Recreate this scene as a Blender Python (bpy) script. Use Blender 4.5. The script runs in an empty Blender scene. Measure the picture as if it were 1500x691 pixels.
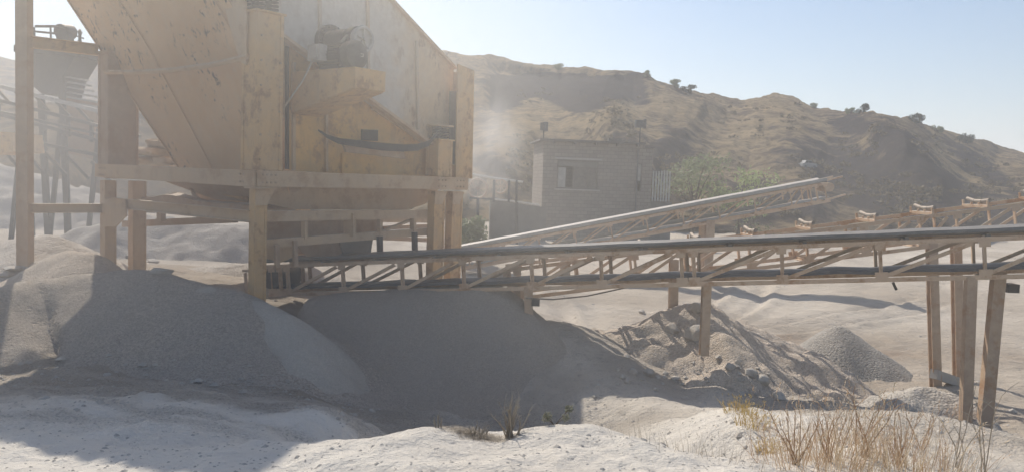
import bpy, math, random
import numpy as np
from mathutils import Vector, Matrix

random.seed(11)
rng = np.random.default_rng(5)
scene = bpy.context.scene
COL = scene.collection
R = math.radians

# ------------------------------------------------------------------ camera
CZ = 3.4                       # eye height above the yard
FPX, CX, CY = 1177.0, 750.0, 345.5
PITCH, ROLL = R(-4.0), R(2.0)
f_ = Vector((0, math.cos(PITCH), math.sin(PITCH)))
r0 = Vector((1, 0, 0)); u0 = Vector((0, -math.sin(PITCH), math.cos(PITCH)))
r_ = r0 * math.cos(ROLL) + u0 * math.sin(ROLL)
u_ = -r0 * math.sin(ROLL) + u0 * math.cos(ROLL)
EYE = Vector((0, 0, CZ))

def ray(px, py):
    return f_ + r_ * ((px - CX) / FPX) - u_ * ((py - CY) / FPX)

def at(px, py, d):             # world point seen at photo pixel, d metres ahead (along +Y)
    v = ray(px, py)
    return EYE + v * (d / v.y)

def hit(px, py, p, n):         # where the sight line meets the plane through p
    v = ray(px, py); n = Vector(n)
    return EYE + v * ((Vector(p) - EYE).dot(n) / v.dot(n))

cam = bpy.data.cameras.new('camera')
co = bpy.data.objects.new('camera', cam); COL.objects.link(co)
m = Matrix((r_, u_, -f_)).transposed().to_4x4(); m.translation = EYE
co.matrix_world = m
cam.sensor_fit = 'HORIZONTAL'; cam.sensor_width = 36.0
cam.lens = 36.0 * FPX / 1500.0
cam.clip_start = 0.05; cam.clip_end = 9000
scene.camera = co

# ------------------------------------------------------------------ noise
def _hash(ix, iy, seed):
    h = (ix.astype(np.int64) * 374761393 + iy.astype(np.int64) * 668265263 + seed * 974634777) & 0x7fffffff
    h = ((h ^ (h >> 13)) * 1274126177) & 0x7fffffff
    h = h ^ (h >> 16)
    return (h & 0xffff) / 65535.0

def vnoise(x, y, seed=0):
    x = np.asarray(x, float); y = np.asarray(y, float)
    ix = np.floor(x); iy = np.floor(y); fx = x - ix; fy = y - iy
    sx = fx * fx * (3 - 2 * fx); sy = fy * fy * (3 - 2 * fy)
    a = _hash(ix, iy, seed); b = _hash(ix + 1, iy, seed); c = _hash(ix, iy + 1, seed); d = _hash(ix + 1, iy + 1, seed)
    return (a * (1 - sx) + b * sx) * (1 - sy) + (c * (1 - sx) + d * sx) * sy

def fbm(x, y, o=4, seed=0, gain=.5):
    s = 0; a = 1; t = 0
    for i in range(o):
        s = s + a * (vnoise(x * 2**i + 17.3 * i, y * 2**i - 9.1 * i, seed + i) * 2 - 1); t += a; a *= gain
    return s / t

def sstep(a, b, x):
    t = np.clip((x - a) / (b - a), 0, 1); return t * t * (3 - 2 * t)

# ------------------------------------------------------------------ materials
class NT:
    def __init__(s, name):
        s.m = bpy.data.materials.new(name); s.m.use_nodes = True
        s.t = s.m.node_tree; s.n = s.t.nodes; s.l = s.t.links
        s.b = s.n['Principled BSDF']
        s.b.inputs['Roughness'].default_value = .85
        s.b.inputs['Specular IOR Level'].default_value = .25
        s.geo = s.n.new('ShaderNodeNewGeometry')
        s.tc = s.n.new('ShaderNodeTexCoord')
    def link(s, a, b): s.l.new(a, b)
    def vec(s, scale=(1, 1, 1), src=None, rot=(0, 0, 0)):
        mp = s.n.new('ShaderNodeMapping'); mp.inputs['Scale'].default_value = scale; mp.inputs['Rotation'].default_value = rot
        s.link(src or s.geo.outputs['Position'], mp.inputs['Vector']); return mp.outputs[0]
    def noise(s, sc, det=4, rough=.6, vec=None, dist=0):
        n = s.n.new('ShaderNodeTexNoise'); n.inputs['Scale'].default_value = sc; n.inputs['Detail'].default_value = det
        n.inputs['Roughness'].default_value = rough; n.inputs['Distortion'].default_value = dist
        s.link(vec or s.geo.outputs['Position'], n.inputs['Vector']); return n.outputs['Fac']
    def voro(s, sc, vec=None, out='Distance', feat='F1'):
        n = s.n.new('ShaderNodeTexVoronoi'); n.inputs['Scale'].default_value = sc; n.feature = feat
        s.link(vec or s.geo.outputs['Position'], n.inputs['Vector']); return n.outputs[out]
    def ramp(s, fac, stops):
        n = s.n.new('ShaderNodeValToRGB'); e = n.color_ramp.elements
        while len(e) < len(stops): e.new(.5)
        for i, (p, c) in enumerate(stops):
            e[i].position = p; e[i].color = (*c, 1) if len(c) == 3 else c
        s.link(fac, n.inputs[0]); return n.outputs['Color']
    def rng(s, fac, a, b, c=0, d=1):
        n = s.n.new('ShaderNodeMapRange'); n.interpolation_type = 'SMOOTHSTEP'
        for k, v in zip(('From Min', 'From Max', 'To Min', 'To Max'), (a, b, c, d)): n.inputs[k].default_value = v
        s.link(fac, n.inputs['Value']); return n.outputs[0]
    def mix(s, fac, a, b, mode='MIX'):
        n = s.n.new('ShaderNodeMix'); n.data_type = 'RGBA'; n.blend_type = mode
        for sock, v in ((n.inputs['Factor'], fac), (n.inputs['A'], a), (n.inputs['B'], b)):
            if isinstance(v, (int, float)): sock.default_value = v
            elif isinstance(v, tuple): sock.default_value = (*v, 1) if len(v) == 3 else v
            else: s.link(v, sock)
        # the RGBA sockets of the mix node sit at fixed places
        return n.outputs['Result']
    def math(s, op, a, b=0):
        n = s.n.new('ShaderNodeMath'); n.operation = op
        for i, v in enumerate((a, b)):
            if isinstance(v, (int, float)): n.inputs[i].default_value = v
            else: s.link(v, n.inputs[i])
        return n.outputs[0]
    def attr(s, name):
        n = s.n.new('ShaderNodeAttribute'); n.attribute_name = name; return n.outputs['Fac']
    def up(s):
        n = s.n.new('ShaderNodeSeparateXYZ'); s.link(s.geo.outputs['Normal'], n.inputs[0]); return n.outputs['Z']
    def color(s, c):
        if isinstance(c, tuple): s.b.inputs['Base Color'].default_value = (*c, 1)
        else: s.link(c, s.b.inputs['Base Color'])
    def bump(s, h, strength=.5, dist=.02, prev=None):
        n = s.n.new('ShaderNodeBump'); n.inputs['Strength'].default_value = strength; n.inputs['Distance'].default_value = dist
        s.link(h, n.inputs['Height'])
        if prev is not None: s.link(prev, n.inputs['Normal'])
        s.link(n.outputs[0], s.b.inputs['Normal']); return n.outputs[0]

def mixcol(t, fac, a, b, mode='MIX'):
    n = t.n.new('ShaderNodeMix'); n.data_type = 'RGBA'; n.blend_type = mode
    socks = [i for i in n.inputs if i.type == 'RGBA']; fs = n.inputs[0]
    for sock, v in ((fs, fac), (socks[0], a), (socks[1], b)):
        if isinstance(v, (int, float)): sock.default_value = v
        elif isinstance(v, tuple): sock.default_value = (*v, 1)
        else: t.link(v, sock)
    return [o for o in n.outputs if o.type == 'RGBA'][0]
NT.mix = lambda s, fac, a, b, mode='MIX': mixcol(s, fac, a, b, mode)

DUST = (.59, .44, .30)
M = {}
def painted(name, paint, dust=.45, rust=.25, top=.75, rough=.75, streak=True):
    t = NT(name)
    n1 = t.noise(1.7, 6, .65); n2 = t.noise(9, 5, .7)
    st = t.noise(1.0, 6, .7, t.vec((3.2, 3.2, .7)))
    c = t.mix(t.rng(n1, .35, .7, 0, 1), paint, tuple(x * .78 for x in paint))
    c = t.mix(t.rng(st, .5, .72, 0, .55), c, (.34, .195, .09))
    d = t.rng(t.math('ADD', n1, t.math('MULTIPLY', n2, .6)), .62, 1.05, dust * .45, min(1, dust * 1.5))
    c = t.mix(d, c, DUST)
    c = t.mix(t.rng(t.up(), .4, .8, 0, top), c, (.60, .52, .43))
    r = t.rng(t.noise(4.5, 8, .8), .63, .70, 0, rust)
    c = t.mix(t.rng(t.noise(2.2, 8, .78), .5, .62, 0, rust * 2.0), c, (.36, .185, .085))
    c = t.mix(r, c, (.10, .06, .045))
    t.color(c); t.b.inputs['Roughness'].default_value = rough
    t.bump(t.noise(22, 6, .7), .25, .01)
    M[name] = t.m
painted('ochre paint', (.70, .43, .17), .36, .45)
painted('ochre panel', (.78, .46, .13), .25, .4)
painted('dusty beam steel', (.62, .43, .25), .72, .25, .85)
painted('truss steel', (.60, .415, .285), .6, .4, .8)
painted('brown leg steel', (.37, .25, .18), .5, .3)
painted('grey dusty plate', (.40, .365, .31), .75, .12)

def hopper_mat():
    t = NT('hopper plate paint')
    n1 = t.noise(1.3, 6, .6); n2 = t.noise(7, 5, .7)
    c = t.mix(t.rng(n1, .35, .68), (.70, .47, .27), (.63, .40, .21))
    c = t.mix(t.rng(n2, .4, .8, 0, .7), c, (.62, .47, .32))
    v = t.vec((1, 1, 1))
    ax = t.math('ADD', 0, 0)
    big = t.noise(.8, 3, .5); sm = t.noise(1, 7, .8, t.vec((7, 7, 4.5)))
    r = t.math('MULTIPLY', t.rng(big, .49, .57), t.rng(sm, .555, .60))
    c = t.mix(r, c, (.09, .055, .05))
    t.color(c); t.bump(n2, .2, .015); M['hopper'] = t.m
hopper_mat()

def sideplate_mat():
    t = NT('screen box plate paint')
    n1 = t.noise(1.5, 6, .65); n2 = t.noise(8, 6, .75)
    sx = t.n.new('ShaderNodeSeparateXYZ'); t.link(t.geo.outputs['Position'], sx.inputs[0])
    pos = t.math('ADD', sx.outputs['X'], t.math('MULTIPLY', n1, 1.6))
    k = t.rng(pos, -2.0, -.8)
    grey = t.mix(t.rng(n2, .3, .7), (.62, .585, .53), (.52, .485, .43))
    och = t.mix(t.rng(n2, .3, .7), (.62, .46, .28), (.52, .37, .23))
    c = t.mix(k, grey, och)
    r = t.math('MULTIPLY', t.rng(t.noise(1.1, 3), .42, .56), t.rng(t.noise(1, 8, .8, t.vec((4, 4, 2))), .5, .62))
    r = t.math('MULTIPLY', r, t.math('ADD', .25, t.math('MULTIPLY', k, .75)))
    c = t.mix(r, c, (.24, .135, .075))
    st = t.noise(1, 5, .7, t.vec((6, 6, .7)))
    c = t.mix(t.rng(st, .52, .75, 0, .5), c, (.5, .45, .39))
    t.color(c); t.bump(n2, .2, .012); M['sideplate'] = t.m
sideplate_mat()

def simple(name, c1, c2, sc=6, rough=.8, bump=.2, dust=0., spec=.25, bd=.01):
    t = NT(name); n = t.noise(sc, 6, .7)
    c = t.mix(t.rng(n, .32, .7), c1, c2)
    if dust: c = t.mix(t.rng(t.up(), .3, .8, 0, dust), c, DUST)
    t.color(c); t.b.inputs['Roughness'].default_value = rough; t.b.inputs['Specular IOR Level'].default_value = spec
    if bump: t.bump(n, bump, bd)
    M[name] = t.m
simple('rubber', (.10, .105, .11), (.165, .165, .16), 5, .55, .2, .15, .35)
simple('belt pale', (.28, .275, .26), (.37, .36, .34), 4, .5, .15, .3, .4)  # sun glancing off dusty rubber is put into this pale colour
simple('belt return', (.06, .066, .075), (.10, .10, .105), 4, .6, .15, .0, .25)  # shade on the return run is put into this darker rubber
simple('dark steel', (.025, .027, .033), (.07, .067, .063), 9, .6, .2, .5)
simple('motor blue', (.012, .018, .035), (.05, .052, .06), 7, .55, .2, .5)
simple('motor grey', (.055, .055, .055), (.12, .115, .105), 7, .6, .2, .4)
simple('pale metal', (.5, .48, .44), (.38, .36, .33), 8, .6, .1)
simple('cable', (.42, .36, .29), (.35, .3, .25), 8, .8, 0)
simple('roller', (.30, .265, .225), (.20, .165, .135), 8, .6, .1, .5)
simple('sack cloth', (.5, .45, .38), (.38, .34, .28), 5, .95, .4, .3, .1, .03)
simple('wood', (.11, .095, .08), (.19, .165, .14), 6, .9, .3)
simple('pale sheet', (.42, .41, .38), (.30, .29, .27), 3, .8, .2)
simple('bark', (.10, .075, .055), (.17, .135, .10), 12, .95, .5)
simple('white car paint', (.36, .355, .34), (.29, .285, .27), 2, .7, 0)
simple('glass dark', (.02, .025, .03), (.04, .045, .05), 2, .2, 0, 0, .5)
simple('roof felt', (.11, .10, .09), (.17, .155, .14), 4, .95, .3)
simple('pale mortar', (.40, .38, .35), (.33, .31, .285), 3, .95, .3)
simple('lamp housing', (.10, .10, .10), (.17, .165, .16), 6, .6, 0)

def leaf_mat(name, c1, c2):
    t = NT(name); n = t.noise(.9, 3)
    oi = t.n.new('ShaderNodeObjectInfo')
    c = t.mix(t.rng(t.noise(3.1, 3), .3, .7), c1, c2)
    t.color(c); t.b.inputs['Roughness'].default_value = .7
    tr = t.n.new('ShaderNodeBsdfTranslucent'); t.link(c, tr.inputs[0])
    mx = t.n.new('ShaderNodeMixShader'); mx.inputs[0].default_value = .3
    t.link(t.b.outputs[0], mx.inputs[1]); t.link(tr.outputs[0], mx.inputs[2])
    t.link(mx.outputs[0], t.n['Material Output'].inputs['Surface']); M[name] = t.m
leaf_mat('leaf dull', (.19, .215, .11), (.26, .275, .15))
leaf_mat('leaf fresh', (.27, .32, .13), (.36, .40, .18))
leaf_mat('leaf dark', (.045, .065, .035), (.075, .095, .05))
leaf_mat('leaf dusty', (.20, .21, .14), (.30, .29, .22))
leaf_mat('straw', (.58, .45, .29), (.68, .56, .41))
leaf_mat('straw grey', (.40, .34, .27), (.52, .46, .38))
leaf_mat('straw brown', (.44, .29, .18), (.56, .40, .27))
leaf_mat('yellow weed', (.48, .34, .12), (.55, .42, .19))

def sand_mat():
    t = NT('quarry dust ground')
    tone = t.attr('tone'); brown = t.attr('brown'); coarse = t.attr('coarse')
    n1 = t.noise(.7, 6, .6); n2 = t.noise(6, 6, .7); n3 = t.noise(40, 5, .75)
    c = t.mix(tone, (.38, .315, .245), (.78, .72, .635))
    c = t.mix(brown, c, (.27, .20, .145))
    dim = t.rng(tone, .55, 1.0, 1, .18)
    c = t.mix(t.math('MULTIPLY', dim, t.rng(n1, .4, .7, 0, .6)), c, (.34, .29, .24))
    n4 = t.noise(.25, 5, .65, t.vec((.5, 1.6, 1), rot=(0, 0, .5)))
    c = t.mix(t.math('MULTIPLY', dim, t.rng(n4, .5, .66, 0, .5)), c, (.31, .26, .21))
    c = t.mix(t.math('MULTIPLY', dim, t.rng(n2, .5, .72, 0, .55)), c, (.31, .265, .225))
    c = t.mix(t.math('MULTIPLY', coarse, t.rng(n3, .45, .7, 0, .8)), c, (.24, .21, .18))
    vo = t.voro(15, out='Color'); sp = t.n.new('ShaderNodeSeparateColor'); t.link(vo, sp.inputs[0])
    c = t.mix(t.math('MULTIPLY', t.rng(sp.outputs[0], .8, .85), t.rng(t.voro(15), .25, .15, 0, .6)), c, (.27, .245, .22))
    t.color(c); t.b.inputs['Roughness'].default_value = .95; t.b.inputs['Specular IOR Level'].default_value = .1
    b = t.bump(t.noise(1.6, 8, .7, t.vec((1, 1.5, 1), rot=(0, 0, .35))), .75, .22)
    b = t.bump(t.noise(14, 6, .7), .55, .035, b)
    h = t.math('SUBTRACT', 1, t.voro(28))
    t.bump(t.math('MULTIPLY', h, t.math('ADD', .25, coarse)), .6, .025, b)
    M['sand'] = t.m
sand_mat()

def gravel_mat(name, a, b_, scale, bd, speck=.5):
    t = NT(name)
    vo = t.voro(scale, out='Color'); sp = t.n.new('ShaderNodeSeparateColor'); t.link(vo, sp.inputs[0])
    c = t.mix(sp.outputs[0], a, b_)
    n = t.noise(.9, 5, .6); c = t.mix(t.rng(n, .35, .7, 0, .45), c, (.42, .37, .32))
    t.color(c); t.b.inputs['Roughness'].default_value = .95; t.b.inputs['Specular IOR Level'].default_value = .1
    b1 = t.bump(t.noise(3.2, 8, .72), .7, .12)
    t.bump(t.math('SUBTRACT', 1, t.voro(scale)), .9, bd, b1)
    M[name] = t.m
gravel_mat('gravel grey', (.36, .305, .25), (.56, .485, .41), 48, .014)
gravel_mat('gravel fine', (.39, .33, .27), (.50, .435, .365), 60, .012)
gravel_mat('dust fine', (.48, .43, .365), (.58, .525, .455), 70, .008)
gravel_mat('gravel dark', (.25, .24, .225), (.42, .395, .36), 30, .03)
gravel_mat('gravel brown', (.48, .395, .315), (.66, .565, .47), 42, .018)
gravel_mat('pale heap', (.44, .40, .35), (.56, .51, .455), 24, .02)

def rock_mat():
    t = NT('pale stone'); n = t.noise(5, 7, .7)
    c = t.mix(t.rng(n, .3, .7), (.33, .285, .24), (.50, .455, .40))
    c = t.mix(t.rng(t.up(), .3, .9, 0, .5), c, (.52, .48, .42))
    t.color(c); t.bump(n, .6, .04); M['rock'] = t.m
rock_mat()

def hill_mat():
    t = NT('dry hillside')
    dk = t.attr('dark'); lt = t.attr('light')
    n1 = t.noise(.035, 6, .6); n2 = t.noise(.22, 7, .7); n3 = t.noise(1.1, 6, .75)
    c = t.mix(t.rng(n1, .35, .65), (.41, .30, .17), (.27, .20, .12))
    c = t.mix(t.rng(n2, .42, .62, 0, .85), c, (.11, .082, .06))
    n5 = t.noise(.55, 6, .75)
    c = t.mix(t.rng(n5, .5, .62, 0, .6), c, (.095, .075, .055))
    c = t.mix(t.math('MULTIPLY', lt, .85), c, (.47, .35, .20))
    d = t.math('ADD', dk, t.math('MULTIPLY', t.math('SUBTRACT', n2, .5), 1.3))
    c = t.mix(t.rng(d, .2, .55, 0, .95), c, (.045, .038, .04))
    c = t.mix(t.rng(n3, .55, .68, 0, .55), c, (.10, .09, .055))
    vo = t.voro(.55); c = t.mix(t.rng(vo, .32, .18, 0, .5), c, (.08, .07, .045))
    t.color(c); t.b.inputs['Roughness'].default_value = 1; t.b.inputs['Specular IOR Level'].default_value = .05
    b = t.bump(t.noise(.45, 9, .75), .9, 2.2)
    t.bump(n3, .5, .4, b); M['hill'] = t.m
hill_mat()

def block_mat():
    t = NT('concrete blockwork')
    br = t.n.new('ShaderNodeTexBrick')
    br.inputs['Scale'].default_value = 1; br.inputs['Brick Width'].default_value = .42; br.inputs['Row Height'].default_value = .21
    br.inputs['Mortar Size'].default_value = .014; br.inputs['Mortar Smooth'].default_value = .3; br.inputs['Bias'].default_value = -.1
    br.inputs['Color1'].default_value = (.27, .235, .20, 1); br.inputs['Color2'].default_value = (.20, .17, .145, 1); br.inputs['Mortar'].default_value = (.12, .10, .082, 1)
    sx = t.n.new('ShaderNodeSeparateXYZ'); t.link(t.tc.outputs['Object'], sx.inputs[0])
    cb = t.n.new('ShaderNodeCombineXYZ'); t.link(t.math('ADD', sx.outputs[0], sx.outputs[1]), cb.inputs[0]); t.link(sx.outputs[2], cb.inputs[1])
    t.link(cb.outputs[0], br.inputs['Vector'])
    n = t.noise(.8, 6, .7)
    c = t.mix(t.rng(n, .35, .7, 0, .45), br.outputs['Color'], (.22, .185, .155))
    c = t.mix(t.rng(t.noise(3, 6, .7, t.vec((3, 3, .5))), .55, .75, 0, .4), c, (.16, .14, .12))
    t.color(c); t.bump(br.outputs['Fac'], -.5, .02); M['block'] = t.m
block_mat()
simple('grey render', (.15, .14, .125), (.21, .195, .175), 1.5, .95, .3)

# ------------------------------------------------------------------ mesh builder
class MB:
    def __init__(s): s.v = []; s.f = []
    def add(s, vs, fs):
        o = len(s.v); s.v += [tuple(v) for v in vs]; s.f += [tuple(i + o for i in f) for f in fs]; return s
    def obox(s, c, X, Y, Z):   # centre and three half-axis vectors
        c = Vector(c); X = Vector(X); Y = Vector(Y); Z = Vector(Z)
        vs = [c + X * a + Y * b + Z * d for d in (-1, 1) for b in (-1, 1) for a in (-1, 1)]
        return s.add(vs, [(0, 2, 3, 1), (4, 5, 7, 6), (0, 1, 5, 4), (2, 6, 7, 3), (0, 4, 6, 2), (1, 3, 7, 5)])
    def box(s, lo, hi):
        lo = Vector(lo); hi = Vector(hi); c = (lo + hi) / 2; h = (hi - lo) / 2
        return s.obox(c, (h.x, 0, 0), (0, h.y, 0), (0, 0, h.z))
    def bar(s, p, q, w, h, shape='box', up=(0, 0, 1), t=.014):
        p = Vector(p); q = Vector(q); d = (q - p); L = d.length; d.normalize()
        up = Vector(up)
        if abs(d.dot(up)) > .95: up = Vector((0, 1, 0)) if abs(d.y) < .9 else Vector((1, 0, 0))
        x = d.cross(up).normalized(); z = x.cross(d).normalized(); c = (p + q) / 2
        def b(ox, oz, ww, hh): s.obox(c + x * ox + z * oz, x * (ww / 2), d * (L / 2), z * (hh / 2))
        if shape == 'box': b(0, 0, w, h)
        elif shape == 'L': b(0, -h / 2 + t / 2, w, t); b(w / 2 - t / 2, t / 2, t, h - t)
        elif shape == 'C': b(0, -h / 2 + t / 2, w, t); b(0, h / 2 - t / 2, w, t); b(-w / 2 + t / 2, 0, t, h - 2 * t)
        elif shape == 'D': b(0, -h / 2 + t / 2, w, t); b(0, h / 2 - t / 2, w, t); b(w / 2 - t / 2, 0, t, h - 2 * t)
        elif shape == 'I': b(0, -h / 2 + t / 2, w, t); b(0, h / 2 - t / 2, w, t); b(0, 0, t, h - 2 * t)
        return s
    def plate(s, pts, t, n=None):  # polygon thickened along n (both ways t/2)
        pts = [Vector(p) for p in pts]
        if n is None:
            n = Vector((0, 0, 0))
            for i in range(len(pts)):
                n += (pts[i] - pts[0]).cross(pts[(i + 1) % len(pts)] - pts[0])
        n = Vector(n).normalized() * (t / 2); k = len(pts)
        vs = [p - n for p in pts] + [p + n for p in pts]
        fs = [tuple(range(k))[::-1], tuple(range(k, 2 * k))] + [(i, (i + 1) % k, k + (i + 1) % k, k + i) for i in range(k)]
        return s.add(vs, fs)
    def tube(s, pts, r, seg=8, caps=True):
        pts = [Vector(p) for p in pts]; n = len(pts); rs = r if isinstance(r, (list, tuple)) else [r] * n
        vs = []; fs = []; prev = None
        for i, p in enumerate(pts):
            d = (pts[min(i + 1, n - 1)] - pts[max(i - 1, 0)])
            if d.length < 1e-9: d = Vector((0, 0, 1))
            d.normalize()
            if prev is None:
                a = Vector((0, 0, 1)) if abs(d.z) < .9 else Vector((1, 0, 0)); x = d.cross(a).normalized()
            else:
                x = (prev - d * prev.dot(d)); x = x.normalized() if x.length > 1e-6 else d.orthogonal().normalized()
            prev = x; y = d.cross(x)
            for k in range(seg):
                an = 2 * math.pi * k / seg; vs.append(p + (x * math.cos(an) + y * math.sin(an)) * rs[i])
        for i in range(n - 1):
            for k in range(seg):
                a = i * seg + k; b = i * seg + (k + 1) % seg; fs.append((a, b, b + seg, a + seg))
        if caps: fs.append(tuple(range(seg))[::-1]); fs.append(tuple(range((n - 1) * seg, n * seg)))
        return s.add(vs, fs)
    def cyl(s, p, q, r, seg=20): return s.tube([p, q], r, seg)
    def ring(s, c, ax, r, tr, seg=28):
        ax = Vector(ax).normalized(); x = ax.orthogonal().normalized(); y = ax.cross(x); c = Vector(c); k6 = 6
        vs = []; fs = []
        for i in range(seg):
            a = 2 * math.pi * i / seg; d = x * math.cos(a) + y * math.sin(a)
            for k in range(k6):
                b = 2 * math.pi * k / k6; vs.append(c + d * (r + tr * math.cos(b)) + ax * tr * math.sin(b))
        for i in range(seg):
            for k in range(k6):
                fs.append((i * k6 + k, i * k6 + (k + 1) % k6, ((i + 1) % seg) * k6 + (k + 1) % k6, ((i + 1) % seg) * k6 + k))
        return s.add(vs, fs)
    def coil(s, c, r, h, turns, tr, seg=6):
        c = Vector(c); n = int(turns * 14)
        return s.tube([c + Vector((r * math.cos(i * 2 * math.pi / 14), r * math.sin(i * 2 * math.pi / 14), h * i / n)) for i in range(n + 1)], tr, seg)
    def build(s, name, mat, parent=None, smooth=False, label=None):
        me = bpy.data.meshes.new(name); me.from_pydata(s.v, [], s.f); me.update()
        if smooth:
            me.polygons.foreach_set('use_smooth', [True] * len(me.polygons))
            try: me.set_sharp_from_angle(angle=R(40))
            except Exception: pass
        me.materials.append(M[mat])
        o = bpy.data.objects.new(name, me); COL.objects.link(o)
        if parent is not None: o.parent = parent
        if label: o['label'] = label
        return o

def tag(o, label, cat, group=None, kind=None):
    o['label'] = label; o['category'] = cat
    if group: o['group'] = group
    if kind: o['kind'] = kind
    return o
def thing(name, label, cat, loc=(0, 0, 0), rz=0, group=None):
    o = bpy.data.objects.new(name, None); COL.objects.link(o); o.empty_display_size = .2
    o.location = loc; o.rotation_euler = (0, 0, rz); tag(o, label, cat, group)
    return o
def struct(o): o['kind'] = 'structure'; return o

def grid_mesh(name, P, mat, attrs=None, smooth=True, closed=None):
    """P: (rows, cols, 3)"""
    r, c, _ = P.shape
    idx = np.arange(r * c).reshape(r, c)
    f = np.stack([idx[:-1, :-1], idx[:-1, 1:], idx[1:, 1:], idx[1:, :-1]], -1).reshape(-1, 4)
    me = bpy.data.meshes.new(name)
    me.from_pydata(P.reshape(-1, 3).tolist(), [], f.tolist()); me.update()
    if smooth: me.polygons.foreach_set('use_smooth', [True] * len(me.polygons))
    for k, a in (attrs or {}).items():
        at_ = me.attributes.new(k, 'FLOAT', 'POINT'); at_.data.foreach_set('value', a.reshape(-1).astype(np.float32))
    me.materials.append(M[mat])
    o = bpy.data.objects.new(name, me); COL.objects.link(o); return o

# ------------------------------------------------------------------ ground
ctrl = []
def C(px, py, d):
    p = at(px, py, d); ctrl.append((p.x, p.y, p.z))
for a in [(-150, 691, 5.2), (100, 691, 5.0), (300, 691, 4.8), (400, 691, 4.65), (470, 691, 4.55), (700, 691, 4.4), (900, 691, 4.4), (1030, 691, 4.5),
          (480, 664, 5.0), (530, 640, 5.3), (580, 626, 5.5), (640, 632, 5.4), (690, 637, 5.35), (740, 638, 5.3), (790, 628, 5.45), (840, 621, 5.6), (885, 635, 5.4), (960, 658, 5.05), (1010, 676, 4.8),
          (0, 640, 6.2), (150, 640, 6.2), (300, 645, 6.0), (420, 650, 5.9),
          (-100, 600, 7.3), (0, 600, 7.3), (200, 600, 7.6), (380, 610, 7.5), (500, 612, 7.6),
          (-100, 545, 9.8), (0, 545, 10.0), (200, 550, 10.2), (350, 570, 9.8), (450, 590, 9.3),
          (1085, 684, 5.5), (1140, 664, 6.3), (1200, 645, 7.0), (1200, 691, 5.6), (1330, 691, 5.7), (1330, 650, 7.0), (1250, 622, 8.0), (1340, 604, 9.2), (1400, 664, 7.3), (1440, 691, 6.4),
          (1000, 574, 11.6), (790, 472, 13.2), (840, 522, 12.2), (880, 572, 11.4), (930, 600, 10.4), (905, 622, 10.2), (945, 556, 11.7), (1050, 556, 12.0), (1110, 566, 11.7), (1160, 590, 10.9), (1090, 604, 10.0), (960, 622, 9.0), (1060, 640, 7.6),
          (1020, 545, 12.6), (1500, 640, 10.5), (1500, 600, 12.6), (1600, 640, 10.5),
          (1300, 566, 13.5), (1180, 572, 12.8)]:
    C(*a)
for x, y, z in [(-1.0, 7.2, .35), (0, 7.2, .2), (.9, 7.4, .2), (1.9, 6.9, .55), (-.5, 9.5, .0), (.4, 9.3, .05), (-1.2, 11, .1), (-.5, 11.5, -.05), (-1.0, 13, .15),
                (-4.5, 14.5, 1.0), (-6, 13.0, 1.1), (-8, 14, 1.35), (-10, 12, 1.1), (-12, 15, 1.2), (-6, 17, 1.15), (-9, 18, 1.2), (-3, 17.5, .8), (-14, 9, .9), (-8, 6.5, 1.15), (-9, 3, 1.5), (-4, 2.5, 1.75), (0, 1.5, 1.8), (0, 3, 1.78), (4, 2.5, 1.6), (9, 4, .7), (12, 8, 0),
                (0, 17, 0), (4, 17, 0), (9, 17, 0), (9.5, 12, 0), (14, 12, 0), (-2, 21, .2), (3, 22, 0), (9, 22, 0), (15, 20, 0), (-8, 23, .6), (-15, 22, .7)]:
    ctrl.append((x, y, z))
for x in (-45, -30, -15, 0, 15, 30, 45):
    ctrl.append((x, 30, 0)); ctrl.append((x, 45, 0)); ctrl.append((x, 70, 0))
ctrl = np.array(ctrl)
def _k(d): return np.sqrt(d * d + .25)
_D = np.linalg.norm(ctrl[:, None, :2] - ctrl[None, :, :2], axis=-1)
_w = np.linalg.solve(_k(_D) + np.eye(len(ctrl)) * -.02, ctrl[:, 2])

def ground_base(x, y):
    sh = np.shape(x); x = np.ravel(x); y = np.ravel(y); out = np.zeros_like(x, dtype=float)
    for i in range(0, len(x), 20000):
        d = np.hypot(x[i:i + 20000, None] - ctrl[None, :, 0], y[i:i + 20000, None] - ctrl[None, :, 1])
        out[i:i + 20000] = _k(d) @ _w
    far = sstep(45, 70, np.hypot(x, y))
    out = out * (1 - far)
    return out.reshape(sh)

def seg_dist(x, y, pts):
    """distance to a polyline of (x, y, z), and the z of the nearest point"""
    best = np.full(np.shape(x), 1e9); bz = np.zeros(np.shape(x))
    for a, b in zip(pts[:-1], pts[1:]):
        dx, dy = b[0] - a[0], b[1] - a[1]; L = dx * dx + dy * dy
        t = np.clip(((x - a[0]) * dx + (y - a[1]) * dy) / L, 0, 1)
        d = np.hypot(x - a[0] - t * dx, y - a[1] - t * dy); z = a[2] + t * (b[2] - a[2])
        k = d < best; best = np.where(k, d, best); bz = np.where(k, z, bz)
    return best, bz

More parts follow.
